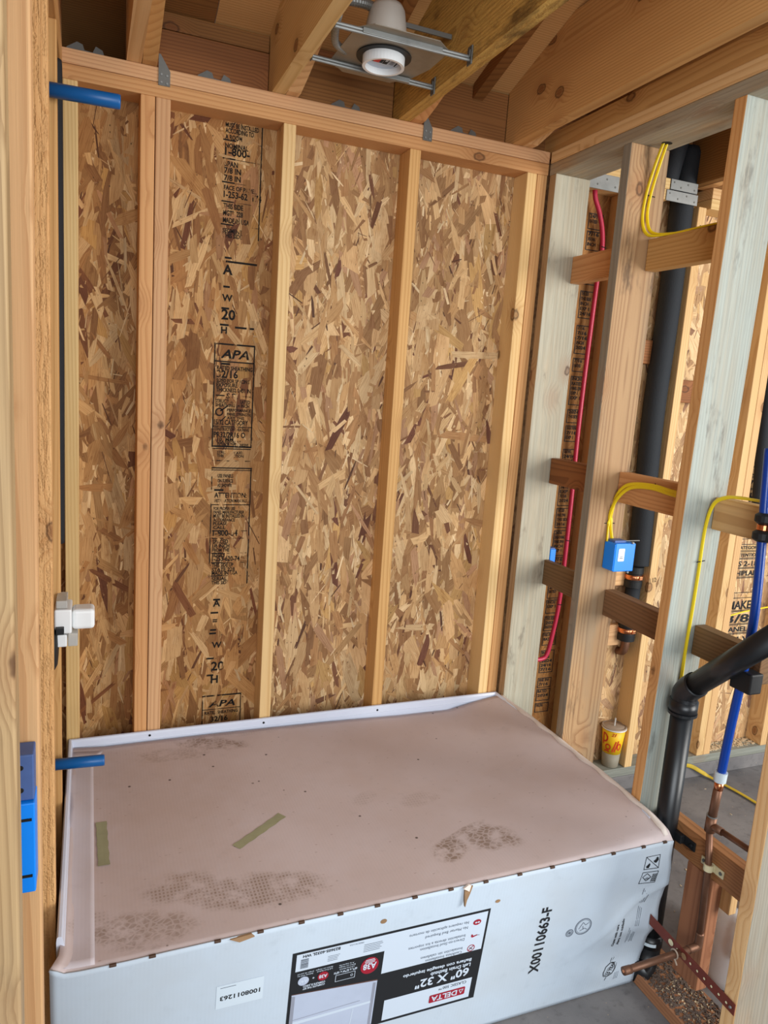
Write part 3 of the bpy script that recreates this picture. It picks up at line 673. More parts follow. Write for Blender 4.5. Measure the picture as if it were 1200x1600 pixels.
for (ix, iy, z) in ((.03,.03,.458),(.09,.10,.455),(.11,.12,.43),(.17,.16,.15),(.24,.22,.11)):
    ring = []
    for k in range(40):
        a = 2*PI*k/40; cx, cy = math.cos(a), math.sin(a); e = .35
        ring.append(bm.verts.new((.76+(.745-ix)*math.copysign(abs(cx)**e, cx), -.43+(.415-iy)*math.copysign(abs(cy)**e, cy), z)))
    R.append(ring)
for A, B in zip(R, R[1:]):
    for k in range(40): bm.faces.new((A[k], A[(k+1) % 40], B[(k+1) % 40], B[k]))
bm.faces.new(R[-1]); obj('basin', bm, M_acr, tub, smooth=True)
obj('base_foam', box_bm(.2, 1.32, -.7, -.16, .0, .108), M_white, tub)
for x in (.244, .61, 1.021):
    bm = bmesh.new(); add_lathe(bm, [(.004, 0), (.003, -.002)], (x, -.019, .501+tilt(x)*.4), 10, 'Y'); obj('nail_hole', bm, M_dark, tub)

# ---- the carton
ct = empty('cardboard_box', (.76, -.45, 0), 'long white cardboard carton with a dusty trodden top, upside down print on its front', 'box')
FE = [(-.004,.4995),(.008,.492),(.0214,.4825),(.0523,.4800),(.14,.4797),(.211,.4819),(.50,.4856),(.584,.4854),(.765,.4873),(.847,.4877),(1.142,.4887),(1.309,.4900),(1.50,.4915),(1.531,.4885)]
RE = [(-.929,.4885),(-.907,.510),(-.843,.522),(-.763,.526),(-.631,.530),(-.52,.526),(-.389,.527),(-.241,.526),(-.139,.521),(-.03,.517)]
BE = [(.016,.495),(.113,.487),(.435,.489),(.851,.486),(1.1,.480),(1.3,.480),(1.418,.503),(1.515,.517)]
RX = [(0,1.521),(.034,1.521),(.05,1.526),(.107,1.540),(.165,1.533),(.205,1.553),(.248,1.546),(.306,1.543),(.347,1.538),(.377,1.540),(.44,1.535),(.4855,1.531),(.53,1.529)]
def yf(x, z):
    y = -.865-.1327*z
    k = sstep(1.18, 1.45, x)
    if k > 0:
        d1 = (x-1.33)*.75-(z-.20)*1.0
        y -= .006*k*math.exp(-(d1/.012)**2)*sstep(.02, .12, z)*(1-sstep(.36, .44, z)) + .004*k*math.sin(z*34+x*9)*sstep(.0, .1, z)*(1-sstep(.4, .48, z))
        y += .006*k*math.sin(x*21+z*9)*sstep(.0, .1, z)*(1-sstep(.4, .48, z))
    return y
def front_fm(a, b, lift): return (a, yf(a, b)-.0016-lift, b)
def top_pt(u, v):
    xf = -.004+u*(1.531+.004); F = Vector((xf, yf(.5, interp(FE, xf)), interp(FE, xf)))
    xb = .016+u*(1.515-.016); B = Vector((xb, -.030, interp(BE, xb)))
    yl = -.93+v*.90; Lz = .4995+(.495-.4995)*v; L = Vector((.013 if v > .05 else -.004+.017*v/.05, yl, Lz-.006*sstep(0, .08, v)+.004*v))
    Rr = Vector((1.531-.016*v, yl, interp(RE, yl)))
    ul = (1-u)**9; ur = u**7
    c00 = Vector((-.004, -.931, .4995)); c01 = Vector((.016, -.03, .495)); c10 = Vector((1.531, -.93, .4885)); c11 = Vector((1.515, -.03, .517))
    p = F*(1-v)+B*v
    dl = L-(c00*(1-v)+c01*v); dr = Rr-(c10*(1-v)+c11*v)
    p += dl*ul+dr*ur
    p.z -= .007*math.sin(PI*u)**.8*math.sin(PI*v) + .0012*math.sin(u*23+v*7)*math.sin(v*11+u*5)*math.sin(PI*v)
    return p
bm = bmesh.new(); NU, NV = 110, 44
g = [[bm.verts.new(top_pt(i/NU, j/NV)) for j in range(NV+1)] for i in range(NU+1)]
for i in range(NU):
    for j in range(NV): bm.faces.new((g[i][j], g[i+1][j], g[i+1][j+1], g[i][j+1]))
o = obj('top_panel', bm, M_ctop, ct, smooth=True, origin=(0, 0, .48), recalc=False); o.modifiers.new('thickness', 'SOLIDIFY').thickness = .005
bm = bmesh.new(); NX, NZ = 120, 40; g = []
for i in range(NX+1):
    u = i/NX; xt = -.004+u*1.535; zt = interp(FE, xt); col_ = []
    for j in range(NZ+1):
        z = zt*j/NZ; x = -.004+u*(interp(RX, z)+.004) if u > .8 else -.004+u*1.535
        if u > .8: x = (-.004+u*1.535)+((interp(RX, z)-1.531)*((u-.8)/.2)**2)
        col_.append(bm.verts.new((x, yf(x, z)-.0016, z+.0012)))
    g.append(col_)
for i in range(NX):
    for j in range(NZ): bm.faces.new((g[i][j], g[i+1][j], g[i+1][j+1], g[i][j+1]))
o = obj('front_panel', bm, M_cfront, ct, smooth=True, origin=(0, -.9, 0), recalc=False); md = o.modifiers.new('thickness', 'SOLIDIFY'); md.thickness = .004; md.offset = -1
# side walls of the carton
for sx_ in (0, 1):
    bm = bmesh.new(); X = (.020, 1.512)[sx_]; g = []
    for j in range(25):
        y = -.862+.82*j/24; zt = (interp(RE, y)-.006) if sx_ else .484
        g.append([bm.verts.new((X+(.004*math.sin(j*.9) if not sx_ else 0), y-(.0 if j else .1327*z_*0), z_)) for z_ in (.002, .12, .25, .36, zt-.004)])
    for A, B in zip(g, g[1:]):
        for k in range(4): bm.faces.new((A[k], B[k], B[k+1], A[k+1]))
    o = obj('side_panel', bm, M_cfront, ct, smooth=True); o.modifiers.new('thickness', 'SOLIDIFY').thickness = .004
# overlapping end flap on the left and the raised edge along the right
bm = bmesh.new(); g = []; rr = random.Random(3)
for j in range(41):
    v = .012+.96*j/40; row = []
    xl = .016+.004*math.sin(j*.55)+rr.uniform(-.0012, .0012); xr = .077+(.004*(v-.9)*10*3 if v > .9 else 0)
    if j > 37: xr = .077+.010*(j-37)
    for k in range(7):
        x = xl+(xr-xl)*k/6; q = top_pt((x+.004)/1.535, v); row.append(bm.verts.new((x, q.y, q.z+.0022+(.004*(1-k/6)**2 if 8 < j < 34 else 0))))
    g.append(row)
for A, B in zip(g, g[1:]):
    for k in range(6): bm.faces.new((A[k], A[k+1], B[k+1], B[k]))
o = obj('end_flap', bm, M_cflap, ct, smooth=True, origin=(0, 0, .48), recalc=False); o.modifiers.new('thickness', 'SOLIDIFY').thickness = .0014
bm = bmesh.new(); g = []
for j in range(61):
    v = .01+.98*j/60; q = top_pt(1.0, v); w = .012+.003*math.sin(j*.8)
    g.append([bm.verts.new((1.519-w+.012*k/1.0*0+w*k/2, q.y, top_pt((1.519-w+w*k/2+.004)/1.535, v).z+.004+.002*k)) for k in range(3)])
for A, B in zip(g, g[1:]):
    for k in range(2): bm.faces.new((A[k], A[k+1], B[k+1], B[k]))
o = obj('end_flap', bm, M_tearw, ct, smooth=True); o.modifiers.new('thickness', 'SOLIDIFY').thickness = .004
# staples along the front fold
st_me = None
for i, x in enumerate((.11, .185, .315, .405, .495, .584, .672, .765, .858, .952, 1.047, 1.142, 1.236, 1.33, 1.428, 1.50)):
    z = interp(FE, x); y = yf(.5, z)
    if st_me is None:
        b_ = box_bm(-.0068, .0068, -.0034, .003, -.0026, .0030, .001, 1); st_me = bpy.data.meshes.new('staple'); b_.to_mesh(st_me); b_.free(); st_me.materials.append(M_staple)
    s_ = bpy.data.objects.new('staple', st_me); COL.objects.link(s_); s_.parent = ct; s_.location = Vector((x, y, z))-ct.location
# tape on the top
def surf_strip(name, a, b, w, mat, lift=.001, n=16):
    bm = bmesh.new(); A = Vector((a[0], a[1])); B = Vector((b[0], b[1])); d = (B-A).normalized(); nn = Vector((-d.y, d.x)); g = []
    for i in range(n+1):
        q = A+(B-A)*i/n; row = []
        for s_ in (-.5, 0, .5):
            t_ = q+nn*w*s_*(1+.08*math.sin(i*1.7)); p_ = top_pt((t_.x+.004)/1.535, (t_.y+.93)/.90); row.append(bm.verts.new((t_.x, t_.y, p_.z+lift)))
        g.append(row)
    for P_, Q_ in zip(g, g[1:]):
        for k in range(2): bm.faces.new((P_[k], P_[k+1], Q_[k+1], Q_[k]))
    return obj(name, bm, mat, ct)
surf_strip('tape_strip', (.095, -.43), (.099, -.608), .026, M_tape, .0025)
surf_strip('tape_strip', (.408, -.628), (.552, -.522), .026, M_tape)
# tears in the front edge
bm = bmesh.new()
add_prism(bm, [(.893,.487),(.915,.488),(.909,.468),(.9025,.452),(.899,.434),(.8965,.452)], -.9345, -.9275, 'Y'); obj('tear', bm, M_tear, ct)
bm = bmesh.new()
add_prism(bm, [(.888,.488),(.900,.496),(.908,.494),(.904,.478),(.898,.482)], -.9385, -.9335, 'Y'); obj('torn_liner', bm, M_tearw, ct)
bm = bmesh.new()
add_prism(bm, [(.34,.484),(.385,.487),(.392,.479),(.36,.473)], -.934, -.929, 'Y'); obj('tear', bm, M_tear, ct)
for c_, ra_, rb_ in (((.997,.4206), .007, .005), ((.693,.438), .008, .0065)):
    Pt = Print(front_fm); Pt.disc(c_, ra_, rb_, M_tear); Pt.build('scuff', ct)
# printed front
def band(P, a0, b0, a1, b1, m, lift): P.rect(a0, b0, a1, b1, m, lift)
P = Print(front_fm); U = PI
P.rect(.482, .118, .981, .403, M_ink, .0004)
P.rect(.492, .348, .706, .3965, M_lw, .0008); P.rect(.706, .279, .9745, .3965, M_lw, .0008)
P.rect(.7255, .126, .9645, .190, M_lw, .0008)
P.poly([(.489,.126),(.6985,.126),(.6985,.2655),(.489,.2835)], M_lbrn, .0008)
P.poly([(.489,.126),(.6985,.126),(.6985,.262),(.489,.2815)], M_lgrey, .0010)
P.poly([(.489,.126),(.4975,.126),(.4975,.276),(.489,.278)], M_lgrey2, .0012); P.poly([(.688,.126),(.6955,.126),(.6955,.257),(.688,.258)], M_lgrey2, .0012)
P.poly([(.4975,.190),(.688,.196),(.688,.2025),(.4975,.199)], M_lw, .0012); P.seg((.4975,.205),(.66,.212),.0015,M_lgrey2,.0013); P.seg((.64,.126),(.645,.192),.002,M_lw,.0013)
P.build('printed_label', ct)
P = Print(front_fm); LF = .0014
P.poly([(.9495,.163),(.9495,.143),(.947,.1405),(.852,.1405),(.8495,.143),(.8495,.163),(.852,.1655),(.947,.1655)], M_brand, LF)
P.text('DELTA', .927, .1605, .0155, M_lw, U, .072, LF+.0004, bold=True)
P.add([(.945,.1595),(.931,.1595),(.938,.1455),(.9425,.1578),(.9335,.1578),(.938,.1492)], [(0,1,4,3),(1,2,5,4),(2,0,3,5)], M_lw, LF+.0004)
P.text('CLASSIC 500\u2122', .9495, .1845, .0085, M_ink, U, .077, LF)
P.text('60" X 32"', .9505, .2265, .0240, M_lw, U, .147, LF, bold=True)
P.text('Left Drain Bathtub', .9518, .2415, .0105, M_lw, U, .111, LF, bold=True)
P.text('Ba\u00f1era con desag\u00fce izquierdo', .9518, .2565, .0095, M_lw, U, .186, LF, bold=True)
for s_, x, z, w in (('Caulkless Installation',.9194,.2885,.099),('Instalaci\u00f3n sin calafateo',.9190,.3005,.113),('Direct-to-Stud Installation',.9200,.3280,.119),('Instalaci\u00f3n directa a los soportes',.9208,.3395,.152),('No Mortar Bed Required',.9238,.3635,.114),('No requiere aplicaci\u00f3n de mortero',.9240,.3790,.158)):
    P.text(s_, x, z, .0082, M_inkg, U, w, LF)
P.ring((.944,.290), .0105, .0105, .002, M_brand, LF); P.seg((.938,.284),(.950,.296),.002,M_brand,LF); P.seg((.948,.286),(.940,.292),.003,M_inkg,LF)
P.poly([(.938,.333),(.942,.333),(.944,.328),(.955,.330),(.955,.327),(.942,.323),(.938,.326)], M_brand, LF); P.seg((.952,.328),(.962,.3265),.001,M_ink,LF)
P.disc((.948,.3695), .011, .0085, M_brand, LF); P.disc((.945,.369), .003, .0025, M_lw, LF+.0003); P.disc((.952,.369), .003, .0025, M_lw, LF+.0003)
P.disc((.6725,.315), .0225, .0245, M_brand, LF); P.text('A38', .6895, .3215, .0165, M_lw, U, .033, LF+.0004, bold=True)
for k, w in enumerate((.024, .026, .022)): P.rect(.6725-w/2, .3235+k*.0042, .6725+w/2, .3255+k*.0042, M_lw, LF+.0003)
P.disc((.5593,.318), .0128, .0128, M_brand, LF); P.text('A38', .5690, .3225, .0092, M_lw, U, .0195, LF+.0004, bold=True)
P.disc((.5132,.317), .0128, .0128, M_lgrey, LF); P.text('A40', .5228, .3213, .0092, M_lw, U, .0195, LF+.0004, bold=True)
P.seg((.5338,.3195),(.5388,.3195),.0014,M_lw,LF); P.seg((.5363,.317),(.5363,.322),.0014,M_lw,LF)
P.frame(.590, .2905, .638, .310, .0011, M_lw, LF); P.ring((.630,.300), .003, .0035, .001, M_lw, LF)
P.text('60"L x 32"W x 18"H', .6415, .3200, .0062, M_lw, U, .056, LF, bold=True)
for (x, z, s_, w) in ((.634,.3265,'Left Drain Bathtub',.036),(.636,.3325,'Ba\u00f1era con desag\u00fce',.040),(.632,.3385,'A la izquierda',.036),(.580,.3360,'Left Drain Bathtub',.037),(.580,.3415,'Ba\u00f1era con desag\u00fce',.040),(.534,.3355,'Bathtub Wall Set',.036),(.536,.3410,'Juego de pared',.038)):
    P.text(s_, x, z, .0038, M_lw, U, w, LF)
P.text('COMPLETE THE SET', .5655, .2960, .0052, M_lw, U, .052, LF, bold=True); P.text('COMPLETE EL JUEGO', .5655, .3030, .0052, M_lw, U, .052, LF, bold=True)
P.text('B23605-6032L WH', .5935, .3925, .0075, M_ink, U, .087, LF, bold=True)
rr = random.Random(9); z = .355
while z < .381:
    h = rr.choice((.0007, .0012, .0018)); P.rect(.5025, z, .5205, z+h, M_inkg, LF); z += h+rr.choice((.0007, .0011))
for k in range(5): P.rect(.652, .360+k*.005, .700-rr.uniform(0, .01), .3612+k*.005, M_inkg, LF)
for k in range(4): P.rect(.566, .358+k*.0045, .595-rr.uniform(0, .008), .359+k*.0045, M_inkg, LF)
P.text('MADE IN U.S.A.', .650, .392, .0045, M_inkg, U, .035, LF)
P.build('printed_lettering', ct)
P = Print(front_fm)
P.text('X00110663-F', 1.1690, .145, .0290, M_ink, PI/2, .2175, .0008, bold=True)
P.ring((1.2455,.2545), .0115, .0125, .0022, M_inkg); P.ring((1.2455,.2545), .0075, .0085, .0015, M_inkg); P.disc((1.2455,.2545), .004, .0045, M_inkg)
P.ring((1.2845,.268), .0255, .027, .0026, M_inkg); P.ring((1.2845,.268), .021, .0225, .001, M_inkg)
for a_, b_ in (((1.272,.262),(1.282,.282)),((1.282,.282),(1.291,.272)),((1.291,.272),(1.300,.278)),((1.276,.255),(1.290,.262)),((1.290,.262),(1.298,.256)),((1.283,.27),(1.286,.258))): P.seg(a_, b_, .0016, M_inkg)
P.text('Open with care', 1.412, .164, .0085, M_ink, PI/2, .076, bold=True); P.text('Abra con cuidado', 1.430, .163, .0085, M_ink, PI/2, .090, bold=True)
for x, z0, z1 in ((1.4560,.160,.214),(1.4610,.165,.205),(1.469,.158,.190),(1.474,.160,.195),(1.479,.157,.192),(1.4735,.290,.3426),(1.4790,.288,.335),(1.4840,.290,.325),(1.4895,.289,.322),(1.4745,.214,.280),(1.4800,.213,.276),(1.4860,.212,.272)):
    P.rect(x, z0, x+.0016, z1, M_inkg)
# handling pictograms
P.frame(1.447, .414, 1.4945, .4555, .0018, M_ink); P.seg((1.449,.4535),(1.4925,.416),.0018,M_ink)
P.poly([(1.474,.438),(1.489,.448),(1.491,.439),(1.484,.431),(1.478,.433)], M_ink); P.poly([(1.453,.424),(1.463,.434),(1.466,.428),(1.462,.418),(1.455,.419)], M_ink); P.poly([(1.480,.445),(1.486,.450),(1.489,.444)], M_ink)
P.frame(1.447, .364, 1.497, .4055, .0018, M_ink)
for a_, b_ in (((1.452,.388),(1.463,.400)),((1.463,.400),(1.478,.386)),((1.478,.386),(1.467,.373)),((1.467,.373),(1.452,.388)),((1.462,.380),(1.468,.386)),((1.466,.378),(1.474,.384))): P.seg(a_, b_, .002, M_ink)
P.frame(1.481, .369, 1.494, .397, .0012, M_ink)
for k in range(4): P.rect(1.4825, .372+k*.006, 1.4925, .3755+k*.006, M_ink)
# warranty crest
pts = [(1.398,.064),(1.3935,.077),(1.400,.097),(1.417,.106),(1.431,.100),(1.437,.082),(1.428,.066),(1.412,.060)]
for a_, b_ in zip(pts, pts[1:]+pts[:1]): P.seg(a_, b_, .0018, M_ink)
pts2 = [(a_+(1.415-a_)*.12, b_+(.083-b_)*.12) for a_, b_ in pts]
for a_, b_ in zip(pts2, pts2[1:]+pts2[:1]): P.seg(a_, b_, .0009, M_ink)
P.text('10 YEAR', 1.418, .064, .013, M_ink, 1.15, .042, bold=True); P.text('LIMITED', 1.405, .066, .006, M_ink, 1.2, .026); P.text('WARRANTY', 1.434, .070, .005, M_ink, 1.2, .028)
P.seg((1.415,.108),(1.419,.120),.002,M_ink); P.seg((1.410,.058),(1.407,.046),.002,M_ink); P.seg((1.422,.110),(1.428,.119),.001,M_ink)
for k in range(3): P.rect(1.440+k*.006, .040, 1.4412+k*.006, .066, M_inkg)
P.build('printed_lettering', ct)
P = Print(front_fm)
P.rect(.319, .296, .4215, .360, M_sticker, .0005); P.text('1008011263', .4148, .3290, .0115, M_ink, U, .0875, .0008, bold=True); P.rect(.327, .3522, .3605, .3536, M_inkg, .0008)
P.build('sticker', ct)

# ---- left wall plumbing
def stub(z, x1, z1, r, label):
    t_ = empty('pipe_stub', (0, -.39, z), label, 'pipe', 'blue stub outs in the left wall')
    bm = bmesh.new(); L = x1; add_lathe(bm, [(r, -.06), (r, L-.004), (r*.93, L), (r*.5, L+.0005)], (0, -.39, z), 24, 'X')
    for v in bm.verts: v.co.z += (z1-z)*max(0, v.co.x)/L
    obj('tube', bm, M_stub, t_, smooth=True)
    bm = bmesh.new(); add_lathe(bm, [(r*1.06, -.05), (r*1.06, -.02)], (0, -.39, z), 20, 'X'); obj('collar', bm, M_rub, t_)
stub(2.231, .132, 2.234, .0158, 'upper blue pipe stub sticking out of the left wall near the top plate')
stub(.638, .103, .634, .0145, 'lower blue pipe stub sticking out of the left wall over the carton')
vg = empty('shower_valve', (0, -.39, .97), 'shower valve on the left wall under a white plastic plaster guard', 'valve')
obj('guard_base', box_bm(-.012, .027, -.435, -.345, 1.000, 1.061, .004), M_white, vg)
obj('guard_cap', box_bm(.027, .079, -.418, -.362, 1.003, 1.054, .009, 3), M_white, vg)
obj('guard_tab', box_bm(-.008, .017, -.43, -.35, 1.063, 1.082, .002), M_trans, vg)
obj('guard_tab', box_bm(-.010, .016, -.43, -.35, .965, .996, .003), M_white, vg)
obj('guard_flange', box_bm(.018, .040, -.43, -.35, .966, .999, .002), M_trans, vg)
obj('stem', box_bm(-.008, .010, -.452, -.436, 1.004, 1.020, .001), M_rub, vg)
bm = bmesh.new(); add_lathe(bm, [(.028, -.05), (.062, -.045), (.064, -.012), (.052, -.006), (.03, -.004)], (.0, -.40, .965), 28, 'X'); obj('valve_body', bm, M_rub, vg, smooth=True)
def foam_pipe(name, pts, r, label, group=None):
    t_ = empty(name, pts[-1], label, 'pipe', group); bm = bmesh.new(); P_ = smooth_path(pts, 6)
    n_ = len(P_); add_tube(bm, P_, [r*(.8 if i in (0, n_-1) else 1) for i in range(n_)], 24); obj('sleeve', bm, M_foam, t_, smooth=True); return t_
fp = foam_pipe('insulated_pipe', [(-.025, -.2, 2.35), (-.023, -.2, 2.29), (-.0225, -.2, 1.75), (-.0245, -.2, 1.22), (-.0255, -.2, 1.205)], .030, 'thin black insulated pipe standing in the left wall beside the corner stud')
bm = bmesh.new(); add_lathe(bm, [(.011, 0), (.011, 1.15)], (-.03, -.2, .06), 14); obj('riser', bm, M_copper, fp)
# blue box, left wall
eb = empty('electrical_box', (-.045, -1.21, .893), 'blue electrical box low on the left wall stud nearest the camera edge', 'box', 'blue electrical boxes')
obj('shell', box_bm(-.082, -.004, -1.236, -1.1875, .893, 1.033, .002), M_bluebox, eb)
obj('back_plate', box_bm(-.082, -.005, -1.229, -1.1875, 1.034, 1.103, .002), M_bluedk, eb)
for z in (.918, 1.006): obj('rib', box_bm(-.080, -.008, -1.2372, -1.2358, z, z+.004), M_dark, eb)
for z in (1.050, 1.084):
    bm = bmesh.new(); add_lathe(bm, [(.004, 0), (.003, -.002)], (-.022, -1.229, z), 10, 'Y'); obj('nail_hole', bm, M_dark, eb)

# ---- boxes on the right wall
eb = empty('electrical_box', (1.63, -.45, 1.115), 'blue electrical box with a white sticker fixed to the middle right wall stud', 'box', 'blue electrical boxes')
bm = bmesh.new(); add_box(bm, 1.600, 1.678, -.476, -.4225, 1.116, 1.207, .003); obj('shell', bm, M_bluebox, eb)
obj('back_plate', box_bm(1.598, 1.602, -.474, -.424, 1.119, 1.204, .001), M_bluebox, eb)
P = Print(lambda a, b, l: (a, -.4765-l, b)); P.poly([(1.6125,1.152),(1.6125,1.189),(1.6145,1.191),(1.6345,1.191),(1.6365,1.189),(1.6365,1.152),(1.6345,1.150),(1.6145,1.150)], M_sheetw, .0003)
for z, w in ((1.159,.013),(1.164,.011)): P.rect(1.6245-w/2, z, 1.6245+w/2, z+.002, M_inkg, .0006)
P.build('sticker', eb)
for x, z in ((1.664, 1.209), (1.656, 1.114)):
    bm = bmesh.new(); add_lathe(bm, [(.004, .003), (.004, -.002), (.002, -.0035)], (x, -.477, z), 10, 'Y'); obj('screw', bm, M_galv, eb)
bm = bmesh.new(); add_lathe(bm, [(.0022, 0), (.0022, .09)], (1.62, -.452, 1.2105), 8, 'X'); obj('nail', bm, M_galvd, eb)
obj('ear', box_bm(1.606, 1.65, -.462, -.43, 1.2065, 1.214, .001), M_bluedk, eb)
eb = empty('electrical_box', (1.68, -.025, 1.03), 'blue electrical box mostly hidden behind the weathered corner stud of the right wall', 'box', 'blue electrical boxes')
obj('shell', box_bm(1.6655, 1.690, -.044, -.004, 1.02, 1.086, .002), M_bluebox, eb); obj('ear', box_bm(1.667, 1.688, -.040, -.01, 1.0855, 1.091, .001), M_bluedk, eb)

# ---- insulated waste riser in the right room wall
ip = foam_pipe('insulated_pipe', [(2.152, .045, 2.60), (2.150, .045, 2.40), (2.150, .045, 2.0), (2.143, .045, 1.6), (2.158, .045, 1.2), (2.165, .045, 1.01), (2.166, .045, 1.0)], .043, 'fat black insulated riser in the bay right of the middle stud')
def coupling(z, x):
    bm = bmesh.new(); add_lathe(bm, [(.026,.0),(.036,.004),(.037,.030),(.034,.034),(.034,.060),(.037,.064),(.037,.090),(.026,.094)], (x, .045, z), 28); obj('coupling', bm, M_rub, ip, smooth=False)
    bm = bmesh.new(); add_lathe(bm, [(.0345,.037),(.0375,.038),(.0375,.056),(.0345,.057)], (x, .045, z), 28); o_ = obj('band', bm, M_copbr, ip, smooth=True)
    obj('band_screw', box_bm(x-.005, x+.011, .002, .012, z+.040, z+.055, .002), M_copbr, o_)
coupling(.895, 2.150); coupling(.665, 2.150)
bm = bmesh.new(); add_lathe(bm, [(.030, 0), (.030, .16)], (2.155, .045, .745), 24); obj('joint_pipe', bm, M_foam, ip, smooth=True)
bm = bmesh.new(); add_tube(bm, smooth_path([(2.152,.045,.68),(2.152,.045,.645),(2.153,.055,.615),(2.154,.086,.605)], 6), .017, 18); obj('riser', bm, M_copper, ip, smooth=True)
p2 = foam_pipe('insulated_pipe', [(2.06, -.02, 2.75), (2.062, .0, 2.62), (2.065, .03, 2.52), (2.068, .045, 2.468)], .038, 'black insulated pipe bending up behind the top plate at right')
p3 = foam_pipe('insulated_pipe', [(2.742, .036, 2.38), (2.742, .036, 1.9), (2.745, .036, 1.6), (2.775, .036, 1.28), (2.778, .036, 1.26)], .030, 'black insulated pipe at the right edge against the printed sheathing')
# ---- red tube
t_ = empty('red_tube', (1.76, .05, .6), 'thin red plastic tube hanging in the narrow bay beside the corner stud', 'tube')
bm = bmesh.new(); add_tube(bm, smooth_path([(1.752,.05,2.40),(1.760,.05,2.36),(1.784,.05,2.315),(1.806,.05,2.25),(1.814,.05,2.17),(1.806,.05,2.05),(1.798,.05,1.58),(1.803,.05,1.21),(1.801,.05,.87),(1.783,.05,.70),(1.768,.05,.63),(1.745,.05,.612),(1.70,.05,.612)], 8), .0085, 12); obj('tube', bm, M_redc, t_, smooth=True)
for z, x in ((2.20, 1.813), (.84, 1.799), (1.10, 1.803)):
    bm = bmesh.new(); add_tube(bm, [(x-.011,.042,z),(x,.041,z-.002),(x+.011,.042,z-.003)], .0016, 6); obj('staple', bm, M_dark, t_)

# ---- ABS drain pipe
dp = empty('drain_pipe', (1.565, -.86, 0), 'black plastic drain pipe rising beside the carton and angling up to the right', 'pipe')
bm = bmesh.new(); XA, YA = 1.578, -.8515
add_tube(bm, [(XA, YA, .10), (XA, YA, .83)], .0302, 32); obj('riser', bm, M_abs, dp, smooth=True)
bm = bmesh.new(); dirv = Vector((-.13, -.72, .66)).normalized(); e1 = Vector((XA-.003, YA-.018, .898)); P1 = e1+dirv*.03
add_tube(bm, [(XA, YA, .818), (XA, YA, .856)], [.0375, .0375], 32); add_tube(bm, smooth_path([(XA, YA, .850), (XA, YA, .872), tuple(Vector((XA-.001, YA-.007, .885))), tuple(e1), tuple(P1)], 5), .0345, 32)
obj('elbow', bm, M_abs, dp, smooth=True)
bm = bmesh.new(); add_tube(bm, [(XA, YA, .816), (XA, YA, .8235)], .0388, 32); obj('elbow_rim', bm, M_abs, dp, smooth=False)
bm = bmesh.new(); q0 = P1-dirv*.02; q1 = q0+dirv*((1.152+q0.y)/-dirv.y); add_tube(bm, [q0, q1], .0302, 32); obj('branch', bm, M_abs, dp, smooth=True)
bm = bmesh.new(); add_tube(bm, smooth_path([(XA, YA, .125), (XA, YA, .10), (XA-.003, YA-.003, .075), (XA-.014, YA-.008, .052), (XA-.030, YA-.015, .041), (XA-.055, YA-.026, .037)], 6), .034, 28); obj('foot_bend', bm, M_abs, dp, smooth=True)
bm = bmesh.new(); add_tube(bm, [(XA, YA, .105), (XA, YA, .140)], .0365, 28); o_ = obj('hub', bm, M_abs, dp, smooth=True)
bm = bmesh.new(); add_lathe(bm, [(.0369, .116), (.0369, .126)], (XA, YA, 0), 28, cap=False); bmesh.ops.delete(bm, geom=[f for f in bm.faces if (f.calc_center_median()-Vector((XA,YA,.12))).x > -.005 or f.calc_center_median().y > YA], context='FACES'); obj('hub_print', bm, M_wring, o_)
obj('pipe_hanger', box_bm(XA+.005, 1.5995, -.905, -.872, .452, .478, .003), M_rub, dp)
bm = bmesh.new(); add_box(bm, 1.5945, 1.5995, -.945, -.90, .452, .478, .002); add_lathe(bm, [(.005, 0), (.004, -.004)], (1.5942, -.932, .465), 10, 'X'); obj('hanger_ear', bm, M_rub, dp)

# ---- water riser: blue tube on tarnished copper
wp = empty('water_pipe', (1.588, -1.0, .2), 'blue water tube joined by a white ring to tarnished copper pipe', 'pipe')
XP = 1.585
bm = bmesh.new(); add_tube(bm, smooth_path([(XP, -.999, .715), (XP, -1.005, .841), (XP, -1.016, 1.0), (XP, -1.022, 1.153), (XP, -1.010, 1.33), (XP, -.999, 1.45), (XP, -.990, 1.56)], 6), .0112, 20); obj('blue_tube', bm, M_pex, wp, smooth=True)
bm = bmesh.new(); add_tube(bm, [(XP, -.998, .695), (XP, -.9985, .722)], [.0155, .0165], 24); obj('crimp_ring', bm, M_wring, wp, smooth=False)
bm = bmesh.new(); add_tube(bm, [(XP, -.992, .575), (XP, -.998, .697)], .0112, 20); o_ = obj('copper_riser', bm, M_copper, wp, smooth=True)
bm = bmesh.new(); add_tube(bm, [(XP, -.9975, .672), (XP, -.998, .6945)], .0118, 20); obj('brass_sleeve', bm, M_copbr, o_, smooth=True)
bm = bmesh.new(); add_tube(bm, [(XP, -.991, .548), (XP, -.992, .592)], .0136, 20); add_tube(bm, [(XP, -.992, .566), (XP, -1.03, .570)], .0105, 16); obj('tee', bm, M_copper, wp, smooth=True)
bm = bmesh.new(); add_tube(bm, [(XP, -1.02, .570), (XP, -1.156, .578)], .008, 16); obj('branch', bm, M_copper, wp, smooth=True)
bm = bmesh.new(); add_tube(bm, [(XP, -.9918, .592), (XP, -.992, .595)], .0142, 20); obj('solder_ring', bm, M_galv, wp)
bm = bmesh.new(); add_tube(bm, [(XP, -1.012, .245), (XP, -1.004, .46), (XP, -.991, .552)], .0088, 18); obj('drop', bm, M_copper, wp, smooth=True)
bm = bmesh.new(); add_tube(bm, smooth_path([(XP, -1.012, .262), (XP, -1.012, .232), (XP-.008, -1.0125, .222), (XP-.035, -1.013, .220)], 5), .0105, 18); obj('elbow', bm, M_copper, wp, smooth=True)
